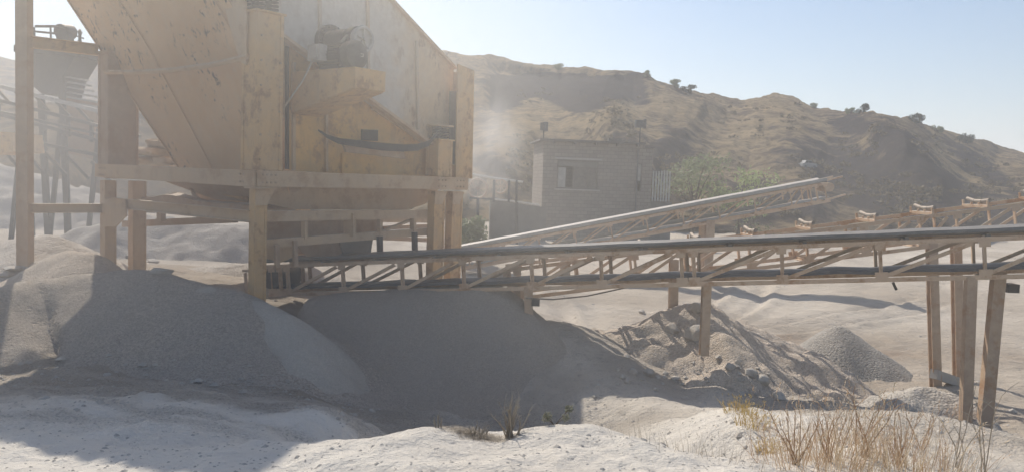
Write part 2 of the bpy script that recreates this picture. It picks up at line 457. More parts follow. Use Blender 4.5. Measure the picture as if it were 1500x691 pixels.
def ground_h(x, y):
    r = np.hypot(x, y)
    z = ground_base(x, y)
    near = 1 - sstep(16, 28, r)
    z = z + fbm(x * .5, y * .5, 4, 3) * .09 * near
    z = z + fbm(x * 2.2, y * 2.2, 4, 8) * .07 * near
    z = z + fbm(x * 9, y * 9, 3, 12) * .010 * near
    z = z + (fbm(x * .15, y * .15, 4, 21) * .16 + fbm(x * .8, y * .5, 4, 22) * .13) * (1 - near) * (1 - sstep(60, 90, r))
    z = z - .018 * sstep(.6, .85, vnoise(x * 3.1, y * 3.1, 55)) * near + .018 * sstep(.68, .9, vnoise(x * 6.3, y * 6.3, 56)) * near
    # fine terraces where fines slid down the white bank left of the middle
    s = y * .9 + x * .25
    z = z + .09 * np.abs(fbm(x * .7, s * 2.6, 5, 33, .6)) * near * sstep(5, 6.2, y) * (1 - sstep(10, 11, y)) * (1 - sstep(-.6, .2, x))
    z = z + .03 * fbm(x * 5, s * 9, 3, 35) * sstep(6.2, 7.4, y) * (1 - sstep(10, 11, y)) * (1 - sstep(-.6, .2, x))
    # wheel ruts in the yard
    for (x0, k, y0, w) in ((2.2, .55, 18, .22), (3.6, .55, 18, .22), (1.0, -.15, 20, .2), (6, 1.1, 20, .25), (7.6, 1.1, 20, .25)):
        c = x0 + (y - y0) * k + .6 * np.sin(y * .35)
        z = z - .10 * np.exp(-((x - c) / w) ** 2) * sstep(13, 16, y) * (1 - sstep(38, 46, y)) + .08 * np.exp(-((x - c - .4) / w) ** 2) * sstep(13, 16, y) * (1 - sstep(38, 46, y))
    return z

def Gz(x, y): return float(ground_h(np.array([x]), np.array([y]))[0])

def make_ground():
    az = np.radians(np.linspace(-64, 64, 430))
    rr = np.concatenate([np.geomspace(1.2, 30, 330), np.geomspace(30.4, 3500, 90)])
    A, RR = np.meshgrid(az, rr)
    X = RR * np.sin(A); Y = RR * np.cos(A)
    Z = ground_h(X, Y)
    tone = .42 + .35 * fbm(X * .22, Y * .22, 4, 51)
    tone = tone + .6 * (1 - sstep(7.0, 10.5, RR)) + .35 * np.exp(-(((X - 3.2) / 2.0) ** 2 + ((Y - 10.0) / 2.2) ** 2))
    tone = tone - .22 * sstep(11, 16, RR) + .1 * sstep(30, 50, RR)
    brown = np.zeros_like(X)
    for px, py, d, sx, sy in ((1250, 505, 17, 4.0, .9), (1130, 480, 18, 2.5, .8), (1440, 600, 11.8, 1.6, .6), (1000, 520, 11.9, 1.4, 1.2), (880, 520, 12.2, 1.2, 1.0), (1160, 500, 14, 1.6, 1.0)):
        p = at(px, py, d); brown = np.maximum(brown, (.85 if Y.max() and d > 13 else .25) * np.exp(-((X - p.x) / sx) ** 2 - ((Y - p.y) / sy) ** 2))
    brown = np.clip(brown * (1 + 1.1 * fbm(X * .9, Y * .9, 4, 61)), 0, 1)
    coarse = np.clip(sstep(8, 10.5, RR) * (1 - sstep(14, 18, RR)) * sstep(-.25, .25, fbm(X * .5, Y * .5, 3, 71) + .15), 0, 1)
    S_ = Y * .95 + X * .22
    band = sstep(6.0, 7.2, Y) * (1 - sstep(10.5, 12, Y)) * (1 - sstep(-1.0, .0, X)) * sstep(-.12, .2, fbm(X * .35, S_ * 1.5, 4, 73))
    coarse = np.maximum(coarse, band); tone = tone - .22 * band
    o = grid_mesh('ground', np.stack([X, Y, Z], -1), 'sand', {'tone': np.clip(tone, 0, 1), 'brown': brown, 'coarse': coarse})
    struct(o)
make_ground()

# ------------------------------------------------------------------ heaps (each a closed-skirt height field over the ground)
def heap(name, mat, crest, slope, label, cat='gravel pile', group=None, amp=.05, res=.06, top_round=.25, seed=0, gully=0., attrs=None, slope2=None):
    crest = [tuple(p) for p in crest]
    xs = [p[0] for p in crest]; ys = [p[1] for p in crest]; hm = max(p[2] for p in crest)
    ext = (hm + .6) / slope + .4
    gx = np.arange(min(xs) - ext, max(xs) + ext, res); gy = np.arange(min(ys) - ext, max(ys) + ext, res)
    X, Y = np.meshgrid(gx, gy)
    wob = fbm(X * .8, Y * .8, 3, seed + 5) * .25
    d, bz = seg_dist(X + wob, Y + fbm(X * .8 + 40, Y * .8, 3, seed + 9) * .25, crest)
    dd = np.sqrt(d * d + top_round ** 2) - top_round
    Z = bz - slope * dd
    Z = Z + amp * fbm(X * 1.1, Y * 1.1, 4, seed) + amp * .35 * fbm(X * 5, Y * 5, 3, seed + 3)
    if gully: Z = Z - gully * np.abs(fbm(X * 1.8 - Y * .3, Y * .35, 3, seed + 14)) * sstep(.2, .8, d)
    G = ground_h(X, Y)
    keep = Z > G - .12
    Z = np.maximum(Z, G - .12)
    # drop faces whose four corners all lie under the ground
    rows, cols = X.shape
    idx = np.arange(rows * cols).reshape(rows, cols)
    f = np.stack([idx[:-1, :-1], idx[:-1, 1:], idx[1:, 1:], idx[1:, :-1]], -1).reshape(-1, 4)
    k = keep.reshape(-1)[f].any(1); f = f[k]
    used = np.unique(f); remap = -np.ones(rows * cols, int); remap[used] = np.arange(len(used))
    V = np.stack([X, Y, Z], -1).reshape(-1, 3)[used]
    c = Vector((float(np.mean(xs)), float(np.mean(ys)), 0)); c.z = Gz(c.x, c.y)
    V = V - np.array(c)
    me = bpy.data.meshes.new(name); me.from_pydata(V.tolist(), [], remap[f].tolist()); me.update()
    me.polygons.foreach_set('use_smooth', [True] * len(me.polygons)); me.materials.append(M[mat])
    o = bpy.data.objects.new(name, me); COL.objects.link(o); o.location = c
    tag(o, label, cat, group); return o

def cr(*pts): return [tuple(at(*p)) for p in pts]
heap('gravel_pile', 'gravel grey', cr((-170, 430, 11.0), (-20, 428, 11.5), (60, 408, 12.2), (150, 396, 12.4), (215, 396, 12.4), (280, 409, 12.2), (340, 424, 11.9)), .62,
     'broad grey gravel pile round the square column foot with column shadows across it', group='gravel heaps round the plant', seed=1, amp=.05)
heap('gravel_pile', 'dust fine', cr((300, 418, 12.0), (370, 438, 11.75), (402, 456, 11.6)), .85,
     'smooth fine grey dust pile in shade at the foot of the corner leg', group='gravel heaps round the plant', seed=2, amp=.06)
def sheet_heap(name, mat, pts, label, cat, group, seed, amp=.04, res=.06):
    c_ = np.array(pts); c_[:-8, 2] += .14; D = np.linalg.norm(c_[:, None, :2] - c_[None, :, :2], axis=-1); w_ = np.linalg.solve(_k(D), c_[:, 2])
    gx = np.arange(c_[:, 0].min() - .3, c_[:, 0].max() + .3, res); gy = np.arange(c_[:, 1].min() - .3, c_[:, 1].max() + .3, res)
    X, Y = np.meshgrid(gx, gy)
    Z = sum(w_[i] * _k(np.hypot(X - c_[i, 0], Y - c_[i, 1])) for i in range(len(c_)))
    edge = np.minimum(np.minimum(X - gx[0], gx[-1] - X), np.minimum(Y - gy[0], gy[-1] - Y)); Z = Z - .8 * (1 - sstep(0, .6, edge))
    Z = Z + amp * fbm(X * 1.1, Y * 1.1, 4, seed) + amp * .5 * fbm(X * 4, Y * 4, 4, seed + 3) - .04 * np.abs(fbm(X * 2.4 + Y * .5, Y * .4, 4, seed + 7))
    G = ground_h(X, Y); keep = Z > G - .12; Z = np.maximum(Z, G - .12)
    rows, cols = X.shape; idx = np.arange(rows * cols).reshape(rows, cols)
    f = np.stack([idx[:-1, :-1], idx[:-1, 1:], idx[1:, 1:], idx[1:, :-1]], -1).reshape(-1, 4); f = f[keep.reshape(-1)[f].any(1)]
    used = np.unique(f); remap = -np.ones(rows * cols, int); remap[used] = np.arange(len(used))
    c = Vector((float(c_[:, 0].mean()), float(c_[:, 1].mean()), 0)); c.z = Gz(c.x, c.y)
    V = np.stack([X, Y, Z], -1).reshape(-1, 3)[used] - np.array(c)
    me = bpy.data.meshes.new(name); me.from_pydata(V.tolist(), [], remap[f].tolist()); me.update()
    me.polygons.foreach_set('use_smooth', [True] * len(me.polygons)); me.materials.append(M[mat])
    o = bpy.data.objects.new(name, me); COL.objects.link(o); o.location = c; tag(o, label, cat, group); return o
sheet_heap('gravel_pile', 'gravel fine', cr((430, 452, 13.6), (520, 438, 13.9), (620, 430, 13.9), (735, 432, 13.6), (768, 462, 13.2), (806, 500, 12.7), (866, 562, 11.95), (905, 610, 11.4),
    (640, 640, 11.1), (560, 618, 11.2), (500, 590, 11.3), (760, 640, 11.1), (460, 520, 12.5), (550, 520, 12.55), (650, 525, 12.5), (745, 540, 12.2), (820, 600, 11.5), (690, 585, 11.8), (560, 570, 11.85))
    + [(-3.5, 15.6, .2), (-1.8, 16, .1), (-.2, 15.6, 0), (1.2, 14.4, .1), (1.9, 13.2, .1), (2.2, 12, -.1), (.4, 9.9, -.6), (-1.5, 9.9, -.6)],
    'large dark shaded dust pile spilling out beneath the long conveyor', 'gravel pile', 'gravel heaps round the plant', 3)
heap('gravel_pile', 'gravel brown', cr((100, 368, 13.6), (125, 372, 13.4)), .66,
     'small steep brown sand heap between the thin pole and the square column', group='gravel heaps round the plant', seed=4, amp=.04)
heap('gravel_pile', 'pale heap', cr((-60, 352, 16.0), (20, 350, 16.2), (75, 346, 15.6)), .55,
     'pale sunlit sand heap behind the thin steel pole', group='gravel heaps round the plant', seed=5, amp=.08)
heap('gravel_pile', 'pale heap', cr((265, 396, 17.5), (330, 384, 17.6), (420, 380, 17.8)), .5,
     'bright sunlit sand heap seen under the frame behind the corner leg', group='gravel heaps round the plant', seed=6, amp=.08)
heap('gravel_pile', 'gravel dark', cr((1238, 478, 15.0), (1243, 479, 15.0)), .74,
     'pointed cone of dark grey gravel standing alone on the yard', group='gravel heaps round the plant', seed=7, amp=.03, top_round=.12)
heap('rubble_mound', 'gravel brown', cr((850, 500, 13.5), (905, 484, 13.7), (960, 468, 13.8), (1010, 452, 13.9)), .5,
     'brown rubble mound below the conveyor with gullies down its front', 'rubble mound', 'rubble mounds below the conveyor', seed=8, amp=.24, gully=.10, top_round=.6)
heap('rubble_mound', 'gravel brown', cr((1040, 460, 14.0), (1085, 476, 13.9), (1150, 515, 13.5)), .5,
     'long stony mound trailing away from the conveyor leg towards the gravel cone', 'rubble mound', 'rubble mounds below the conveyor', seed=9, amp=.22, gully=.06, top_round=.5)
heap('rubble_mound', 'pale heap', cr((1310, 576, 11.3), (1350, 570, 11.5), (1395, 580, 11.4)), .5,
     'lumpy rubble mound with a pale crust in front of the splayed conveyor legs', 'rubble mound', 'rubble mounds below the conveyor', seed=10, amp=.2, gully=.2, top_round=.15)
heap('rubble_mound', 'gravel dark', cr((1100, 432, 27.5), (1180, 426, 27.5), (1235, 428, 27.3)), .42,
     'low dark heap of dirt far across the yard beyond the conveyor', 'rubble mound', seed=12, amp=.12, res=.12)
heap('gravel_pile', 'pale heap', cr((120, 330, 27), (210, 318, 28), (300, 326, 28), (420, 330, 29)), .6,
     'tall pale stockpile slope veiled in dust behind the machine frame', group='gravel heaps round the plant', seed=13, amp=.22, res=.15, gully=.2)
heap('gravel_pile', 'pale heap', cr((-160, 250, 45), (-20, 240, 46), (90, 262, 46)), .55,
     'high dust veiled stockpile far beyond the thin pole', group='gravel heaps round the plant', seed=14, amp=.4, res=.3, gully=.3)

bpy.context.view_layer.update()
SURF = [o for o in bpy.data.objects if o.type == 'MESH']
def surf(px, py, far=60):
    v = ray(px, py).normalized(); best = None
    for o in SURF:
        ok, l, nn_, _ = o.ray_cast(EYE - o.location, v, distance=far)
        if ok:
            d = (l + o.location - EYE).length
            if best is None or d < best[0]: best = (d, l + o.location)
    return best[1] if best else at(px, py, 12)

# ------------------------------------------------------------------ hill
def make_hill():
    ridge = np.array([(-520, 165), (-200, 140), (0, 150), (150, 158), (260, 160), (330, 150), (420, 120), (520, 82), (600, 72), (640, 72), (700, 80), (745, 85), (790, 94), (822, 101), (860, 99), (905, 100), (940, 109), (965, 122), (1000, 131), (1040, 138), (1085, 147), (1110, 141), (1135, 137), (1160, 142), (1190, 154), (1240, 162), (1285, 166), (1325, 173), (1380, 190), (1440, 205), (1500, 222), (1600, 246), (1750, 262), (1900, 270)], float)
    n, mrow = 760, 240
    px = np.linspace(-520, 1880, n)
    yr = np.interp(px, ridge[:, 0], ridge[:, 1])
    yr = yr + 1.6 * fbm(px * .03, px * 0 + 3, 4, 3)
    foot = 263 + .0349 * (px - 750) + 66
    R0 = np.interp(px, [-520, 330, 640, 900, 1200, 1500, 1880], [52, 66, 64, 60, 62, 78, 110])
    R1 = np.interp(px, [-520, 150, 400, 640, 760, 900, 1085, 1135, 1300, 1500, 1880], [85, 100, 170, 205, 185, 165, 200, 225, 175, 240, 420])
    t = np.linspace(0, 1.45, mrow)
    P = np.zeros((mrow, n, 3)); dark = np.zeros((mrow, n)); light = np.zeros((mrow, n))
    cp, sp_ = math.cos(PITCH), math.sin(PITCH)
    PX = px[None, :]; T = t[:, None]
    y = foot + (yr - foot) * T
    # relief: spurs and gullies run down the slope and drift to the right as they drop
    def gau(x0, y0, sx, sy, rot=0):
        dx = PX - x0; dy = y - y0; c, s = math.cos(rot), math.sin(rot)
        a = dx * c + dy * s; b = -dx * s + dy * c
        return np.exp(-(a / sx) ** 2 - (b / sy) ** 2)
    g = T ** 1.25
    r = R0 * (R1 / R0) ** np.clip(g, 0, 1)
    sc = r / 150
    u = PX + (y - 250) * .35
    rel = -16 * fbm(u / 95., y / 210., 3, 31) - 7 * fbm(u / 40., y / 90., 3, 41) - 1.6 * fbm(u / 12., y / 24., 3, 43)
    spur = lambda x0, y0, x1, y1, w, h: h * np.where(True, np.exp(-np.clip(((PX - (x0 + (y - y0) * (x1 - x0) / (y1 - y0)))) / np.where(PX > x0 + (y - y0) * (x1 - x0) / (y1 - y0), w, w * 2.2), -6, 6) ** 2), 0) * sstep(y0 - 25, y0 + 8, y) * (1 - sstep(y1 - 10, y1 + 40, y))
    rel = rel - spur(1295, 166, 1420, 330, 26, 30) - spur(880, 135, 950, 260, 26, 22) - spur(1090, 150, 1010, 330, 40, 10) - spur(770, 190, 700, 320, 40, 12) - spur(1135, 140, 1190, 300, 30, 10)
    # the scarp under the crest
    sc_m = sstep(705, 730, PX) * (1 - sstep(925, 965, PX))
    rel = rel + 20 * sc_m * sstep(172, 150, y) - 0
    fade = sstep(0, .12, T) * (1 - sstep(.9, 1.0, T) * .6)
    r = r + rel * sc * fade
    back = np.clip(T - 1, 0, 1)
    r = np.where(T > 1, r + back * 260, r)
    yy = np.where(T > 1, yr + 0 * y, y)
    xd = (PX - CX) / FPX + 0 * T; yd = -(yy - CY) / FPX
    # camera ray, vectorised
    vx = f_.x + r_.x * xd + u_.x * yd; vy = f_.y + r_.y * xd + u_.y * yd; vz = f_.z + r_.z * xd + u_.z * yd
    h = np.hypot(vx, vy)
    X = vx / h * r; Y = vy / h * r; Z = CZ + vz / h * r
    Z = np.where(T > 1, Z - back * 55 - back ** 2 * 60, Z)
    Z = Z + (fbm(X / 7., Y / 7., 4, 77) * .9 + fbm(X / 2.2, Y / 2.2, 3, 79) * .35) * sstep(0, .1, T) * np.clip(T * 2, .3, 1)
    Z = np.where(T <= .001, -1.0, Z)
    dark = .95 * sc_m * sstep(104, 112, y) * (1 - sstep(140, 172, y + 10 * np.sin(PX * .05)))  # shaded scarp and gullies painted darker, along with dark rock and scrub
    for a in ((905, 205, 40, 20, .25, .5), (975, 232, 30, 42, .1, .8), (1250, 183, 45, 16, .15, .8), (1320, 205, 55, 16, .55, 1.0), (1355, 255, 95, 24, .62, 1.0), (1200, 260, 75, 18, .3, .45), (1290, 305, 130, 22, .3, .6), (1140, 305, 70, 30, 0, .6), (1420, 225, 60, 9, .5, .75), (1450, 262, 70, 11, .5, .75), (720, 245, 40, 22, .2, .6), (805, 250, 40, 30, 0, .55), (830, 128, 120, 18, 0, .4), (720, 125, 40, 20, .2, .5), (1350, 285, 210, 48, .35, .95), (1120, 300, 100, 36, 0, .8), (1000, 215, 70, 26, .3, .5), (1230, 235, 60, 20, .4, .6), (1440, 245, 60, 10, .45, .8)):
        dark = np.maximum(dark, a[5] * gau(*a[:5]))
    for a in ((1415, 262, 90, 5, .36, 1.0), (800, 105, 60, 7, .1, .7), (745, 205, 60, 25, -.9, .8), (870, 180, 70, 10, -.25, .6), (1090, 200, 110, 16, -.45, .6), (1130, 150, 45, 8, .1, .5), (1000, 160, 60, 12, .2, .5)):  # sunlit ridge line and lit slopes painted lighter
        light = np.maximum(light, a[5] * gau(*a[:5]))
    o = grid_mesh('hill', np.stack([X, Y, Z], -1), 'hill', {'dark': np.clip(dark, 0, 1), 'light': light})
    struct(o)
    return px, yr, R1
hill_px, hill_yr, hill_R1 = make_hill()

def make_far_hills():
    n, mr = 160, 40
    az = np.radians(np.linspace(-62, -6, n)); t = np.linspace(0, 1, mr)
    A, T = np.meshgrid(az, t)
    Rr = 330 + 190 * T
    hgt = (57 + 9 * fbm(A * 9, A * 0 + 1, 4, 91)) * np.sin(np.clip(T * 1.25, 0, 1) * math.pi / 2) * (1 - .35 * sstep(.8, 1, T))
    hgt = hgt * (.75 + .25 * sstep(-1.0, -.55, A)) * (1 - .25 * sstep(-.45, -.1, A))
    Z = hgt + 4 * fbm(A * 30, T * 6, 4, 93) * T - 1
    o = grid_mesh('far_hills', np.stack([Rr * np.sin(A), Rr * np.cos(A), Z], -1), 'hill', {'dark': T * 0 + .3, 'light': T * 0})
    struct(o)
make_far_hills()

# ------------------------------------------------------------------ screening machine
MC = Vector((-4.01, 12.5, 1.25)); MRZ = math.atan2(.8, .6)
b_ = Vector((.6, .8, 0)); a_ = Vector((-.8, .6, 0))
def loc(p):                     # world -> machine local
    d = Vector(p) - MC; return Vector((d.dot(b_), d.dot(a_), d.z))
def onR(px, py, v=0.): return loc(hit(px, py, MC + a_ * v, a_))
def onL(px, py, u=0.): return loc(hit(px, py, MC + b_ * u, b_))
def zc(z): return z + CZ - MC.z   # eye-relative height -> local z

mach = thing('screening_machine', 'big ochre vibrating screen and hopper on a dusty steel frame beside the gravel piles', 'screening machine', MC, MRZ)
K = lambda mb, n, mat, lab=None, smooth=False, parent=None: mb.build(n, mat, parent or mach, smooth, lab)
zb = zc(-.12)
mb = MB().bar((-.02, 0.02, zb), (5.05, .02, zb), .16, .25, 'D', t=.022)
for x in (.55, 1.6, 2.7, 3.8): mb.box((x, -.03, zb - .11), (x + .015, .07, zb + .11))
K(mb, 'platform_beam', 'dusty beam steel')
K(MB().bar((.02, -.05, zb - .01), (.02, 5.0, zb + .02), .16, .25, 'C', t=.022), 'platform_beam', 'dusty beam steel')
K(MB().bar((.1, 4.9, zb), (5.0, 4.9, zb), .16, .26, 'I', t=.02), 'platform_beam', 'dusty beam steel')
K(MB().bar((4.9, .1, zb), (4.9, 4.85, zb), .16, .26, 'I', t=.02), 'platform_beam', 'dusty beam steel')
K(MB().box((-.1, -.12, zb - .16), (.30, .16, zb - .137)).box((-.1, -.115, zb - .13), (-.085, .16, zb + .12)), 'corner_bracket', 'dusty beam steel')
# columns
def column(x0, x1, y0, y1, z0, z1, mat='ochre paint'):
    mb = MB().box((x0, y0, z0), (x1, y1, z1))
    for xx in (x0 - .012, x1 - .05):                    # edge strips
        mb.box((xx, y0 - .014, z0), (xx + .06, y0 - .001, z1))
    mb.box((x0 - .014, y0 + .0, z0), (x0 - .002, y0 + .06, z1)); mb.box((x0 - .014, y1 - .06, z0), (x0 - .002, y1, z1))
    mb.box((x0 - .04, y0 - .04, z1), (x1 + .04, y1 + .04, z1 + .03))
    return mb
K(column(.0, .47, .0, .38, zb + .136, zc(2.44)), 'column', 'ochre paint')
K(column(.0, .57, 4.6, 4.97, zb + .136, zc(2.12)), 'column', 'brown leg steel')
K(column(4.2, 4.6, .02, .34, zb + .136, zc(.72)), 'column', 'ochre paint')
K(column(4.2, 4.6, 4.6, 4.97, zb + .136, zc(.72)), 'column', 'ochre paint')
# legs
def leg(x, y, w, d, foot=-.3):
    return MB().bar((x, y, foot), (x, y, zb - .165), w, d, 'I', up=(0, 1, 0), t=.02)
def legbox(x0, x1, y0, y1, foot=-.3):
    mb = MB().box((x0, y0, foot), (x1, y1, zb - .165))
    mb.box((x0 - .012, y0 - .012, foot), (x0 + .03, y0 - .001, zb - .17)); mb.box((x1 - .03, y0 - .012, foot), (x1 + .012, y0 - .001, zb - .17)); return mb
K(legbox(.0, .20, .0, .16), 'leg', 'ochre paint'); K(legbox(.0, .2, 4.72, 4.92), 'leg', 'dusty beam steel')
K(legbox(.55, .8, 4.72, 4.92), 'leg', 'dusty beam steel')
K(legbox(4.13, 4.42, .02, .2), 'leg', 'ochre paint'); K(legbox(4.66, 4.96, .02, .2), 'leg', 'ochre paint')
K(legbox(4.6, 4.85, 4.7, 4.9), 'leg', 'ochre paint')
# hopper: the outer wall leans in, its left wall closes it
def edgeL(z): k = (2.2 - z) / 2.15; return Vector((.1 + .9 * k, 5.05 - 1.15 * k, zc(z)))
def edgeR(z): k = (2.2 - z) / 2.15; return Vector((.1 + .9 * k, .45 + .2 * k, zc(z)))
def edgeR2(z): k = (2.2 - z) / 2.15; return Vector((.1 + .9 * k, .45 - .85 * k, zc(z)))
HT = 5.7
K(MB().plate([edgeL(HT), edgeR2(HT), edgeR(2.2), edgeR(-.62), edgeL(-.62)], .02), 'hopper_wall', 'hopper')
K(MB().plate([edgeL(HT) + Vector((.02, .0, 0)), edgeL(-.62) + Vector((.02, 0, 0)), Vector((2.6, 3.0, zc(-.62))), Vector((5.0, 5.0, zc(2.2))), Vector((5.0, 5.0, zc(4.2)))], .02), 'hopper_wall', 'hopper')
for k in (.0, .36, .93):
    p = [edgeL(z).lerp(edgeR2(z) if z > 2.2 else edgeR(z), k) + Vector((-.018, 0, -.006)) for z in (HT - .02, 2.2, -.6)]
    mb = MB(); mb.bar(p[0], p[1], .05 if k else .09, .014); mb.bar(p[1], p[2], .05 if k else .09, .014)
    K(mb, 'stiffener', 'hopper')
K(MB().tube([(-.03, 4.62, zc(1.74)), (-.03, 3.6, zc(1.69)), (-.03, 2.4, zc(1.66)), (-.03, 1.2, zc(1.68)), (-.03, .2, zc(1.75))], .045, 6), 'tie_bar', 'dusty beam steel')
K(MB().plate([onL(p, q, -.035) for p, q in ((316, -40), (356, -40), (362, 22), (361, 96), (352, 90))], .03), 'bracket_plate', 'dusty beam steel')
# screen box: two side plates, deck, end plate
T0 = onR(570, 0, .3); T1 = onR(664, 101, .3); B1 = onR(632, 213, .3); B0 = onR(426, 64, .3)
def ext(p, q, x):
    k = (x - p.x) / (q.x - p.x); return p + (q - p) * k
XL = -1.35
TL = ext(T0, T1, XL); BL = ext(B0, B1, .12); RB = onR(656, 204, .3)
side = [TL, T0, T1, RB, B1, B0, BL]
K(MB().plate(side, .03), 'side_plate', 'sideplate')
K(MB().plate([p + Vector((0, 3.1, 0)) for p in side], .03), 'side_plate', 'sideplate')
dy = Vector((0, 3.06, 0)); o2 = Vector((0, .02, 0))
K(MB().plate([TL + o2, TL + dy, T1 + dy, T1 + o2], .02), 'top_deck', 'grey dusty plate')
K(MB().plate([TL + o2, TL + dy, BL + dy, BL + o2], .03), 'end_plate', 'grey dusty plate')
K(MB().plate([B0 + o2 + Vector((0, 0, .05)), B0 + dy + Vector((0, 0, .05)), B1 + dy, B1 + o2], .03), 'screen_deck', 'grey dusty plate')
fl = Vector((0, -.07, -.02))
K(MB().bar(ext(B0, B1, .5) + fl, B1 + fl, .14, .05), 'side_flange', 'dusty beam steel')
K(MB().bar(TL + Vector((0, -.05, 0)), T1 + Vector((0, -.05, 0)), .10, .05), 'side_flange', 'dusty beam steel')
for px, y0, y1 in ((467, -90, 78), (538, -20, 142), (610, 60, 190)):
    K(MB().bar(onR(px, y0, .265), onR(px + 2, y1, .265), .05, .05), 'stiffener', 'grey dusty plate')
# lower panel with seam posts and a dark gap strip
K(MB().plate([onR(p, q, .5) for p, q in ((424, 68), (545, 152), (655, 212), (655, 262), (424, 250))], .02), 'lower_panel', 'ochre panel')
K(MB().bar(onR(430, 92, .46), onR(430, 250, .46), .05, .05), 'post_or_gap_shade', 'dusty beam steel')
K(MB().bar(onR(478, 150, .46), onR(478, 252, .46), .05, .05), 'post_or_gap_shade', 'dusty beam steel')
K(MB().bar(onR(503, 225, .46), onR(503, 254, .46), .09, .05), 'post_or_gap_shade', 'ochre panel')
K(MB().bar(onR(421, 68, .55), onR(421, 248, .55), .06, .06), 'post_or_gap_shade', 'dark steel')  # dark bar stands in for the shaded gap beside the corner column
K(MB().bar(onR(545, 153, .42) + Vector((0, 0, -.06)), onR(636, 214, .42) + Vector((0, 0, -.05)), .05, .06), 'side_flange', 'dusty beam steel')
# hanging rubber strip, dark square and slotted bar
pts = [onR(p, q, -.06) for p, q in ((467, 191), (480, 200), (498, 207), (530, 211), (560, 215), (590, 217), (612, 216), (628, 210), (641, 195))]
mb = MB(); hs = [.02, .05, .085, .105, .115, .115, .11, .09, .05]
vs = []; fs = []
for p, h in zip(pts, hs): vs += [p + Vector((0, 0, h * .55)), p + Vector((0, 0, -h * .6)), p + Vector((0, .02, -h * .6)), p + Vector((0, .02, h * .55))]
for i in range(len(pts) - 1):
    for k in range(4): fs.append((i * 4 + k, i * 4 + (k + 1) % 4, (i + 1) * 4 + (k + 1) % 4, (i + 1) * 4 + k))
mb.add(vs, fs); K(mb, 'rubber_strip', 'dark steel')
K(MB().plate([onR(p, q, .465) for p, q in ((530, 190), (553, 191), (553, 207), (530, 206))], .03), 'inspection_plate', 'dark steel')
mb = MB().plate([onR(p, q, .1) for p, q in ((502, 212), (590, 222), (592, 233), (506, 223))], .06)
K(mb, 'slotted_bar', 'brown leg steel')
# tall discharge plate at the far end
K(MB().plate([onR(p, q, 0) for p, q in ((670, 94), (694, 104), (691, 262), (667, 260))], .03), 'discharge_plate', 'ochre paint')
K(MB().plate([onR(693, 104, 0), onR(693, 104, 0) + Vector((.05, 1.2, -.5)), onR(692, 172, 0)], .02), 'discharge_plate', 'ochre paint')
K(MB().plate([onR(p, q, .12) for p, q in ((659, 134), (669, 134), (668, 242), (658, 240))], .03), 'recess_plate', 'dark steel')
K(MB().plate([onR(694, 104, 0) + Vector((0, .02, 0)), onR(694, 104, 0) + Vector((0, 4.6, 0)), onR(692, 262, 0) + Vector((0, 4.6, 0)), onR(692, 262, 0) + Vector((0, .02, 0))], .02), 'discharge_plate', 'ochre paint')
# springs
def spring(x, y, z, r=.095, h=.34, n=6): K(MB().coil((x, y, z), r, h, n, .02), 'spring', 'dark steel', smooth=True)
for x, y in ((.10, .12), (.34, .12), (.1, .3), (.34, .3)): spring(x, y, zc(2.475))
for x in (4.27, 4.5): spring(x, .14, zc(.755), .075, .24, 5)
K(MB().box((-.08, -.02, zc(2.83)), (.6, .42, zc(2.87))).plate([Vector((-.05, .2, zc(2.87))), Vector((.58, .2, zc(2.87))), Vector((.4, .2, zc(3.5))), Vector((-.05, .2, zc(3.5)))], .03), 'spring_seat', 'dusty beam steel')
K(MB().box((4.15, .0, zc(1.0)), (4.62, .3, zc(1.03))), 'spring_seat', 'dusty beam steel')
# motor bracket
x0, x1, yb, yf, zt = 1.0, 1.62, .44, -1.1, zc(1.64)
mb = MB().plate([(x0, yb, zt), (x0, yf, zt), (x0, yf, zt - .30), (x0, yb, zt - .66)], .02)
mb.plate([(x1, yb, zt), (x1, yf, zt), (x1, yf, zt - .30), (x1, yb, zt - .66)], .02)
mb.box((x0 - .01, yf - .022, zt - .30), (x1 + .01, yf - .002, zt)); mb.box((x0 - .012, yf - .02, zt + .002), (x1 + .012, yb, zt + .02))
mb.plate([(x0 + .01, yf, zt - .31), (x1 - .01, yf, zt - .31), (x1 - .01, yb, zt - .67), (x0 + .01, yb, zt - .67)], .015)
K(mb, 'motor_bracket', 'ochre paint')
mz = zt + .25; mx = 1.22
mot = MB().cyl((mx, -.78, mz), (mx, -.12, mz), .20, 26)
for i in range(26):
    an = 2 * math.pi * i / 26; d = Vector((math.cos(an), 0, math.sin(an)))
    mot.obox(Vector((mx, -.42, mz)) + d * .205, d * .012, (0, .24, 0), d.cross(Vector((0, 1, 0))) * .005)
mot.box((mx - .2, -.68, zt + .022), (mx + .2, -.22, zt + .06)); mot.box((mx - .15, -.6, zt + .05), (mx + .15, -.3, mz - .12))
mo = K(mot, 'electric_motor', 'motor blue', smooth=True)
cw = MB().tube([(mx, -.74, mz), (mx, -.80, mz), (mx, -.90, mz), (mx, -.94, mz), (mx, -.955, mz)], [.225, .235, .225, .18, .05], 28)
MBp = K(cw, 'fan_cover', 'motor grey', smooth=True, parent=mo)
K(MB().box((mx + .02, -.962, mz - .03), (mx + .08, -.955, mz - .02)).box((mx + .02, -.962, mz + .01), (mx + .08, -.955, mz + .02)).box((mx + .07, -.962, mz - .018), (mx + .08, -.955, mz + .008)), 'name_plate', 'pale metal', parent=mo)
jb = MB().box((mx - .34, -.40, mz - .10), (mx - .19, -.10, mz + .16)); jb.box((mx - .37, -.34, mz - .06), (mx - .341, -.16, mz + .12))
K(jb, 'junction_box', 'pale metal', parent=mo)
c0 = Vector((mx - .36, -.25, mz - .08))
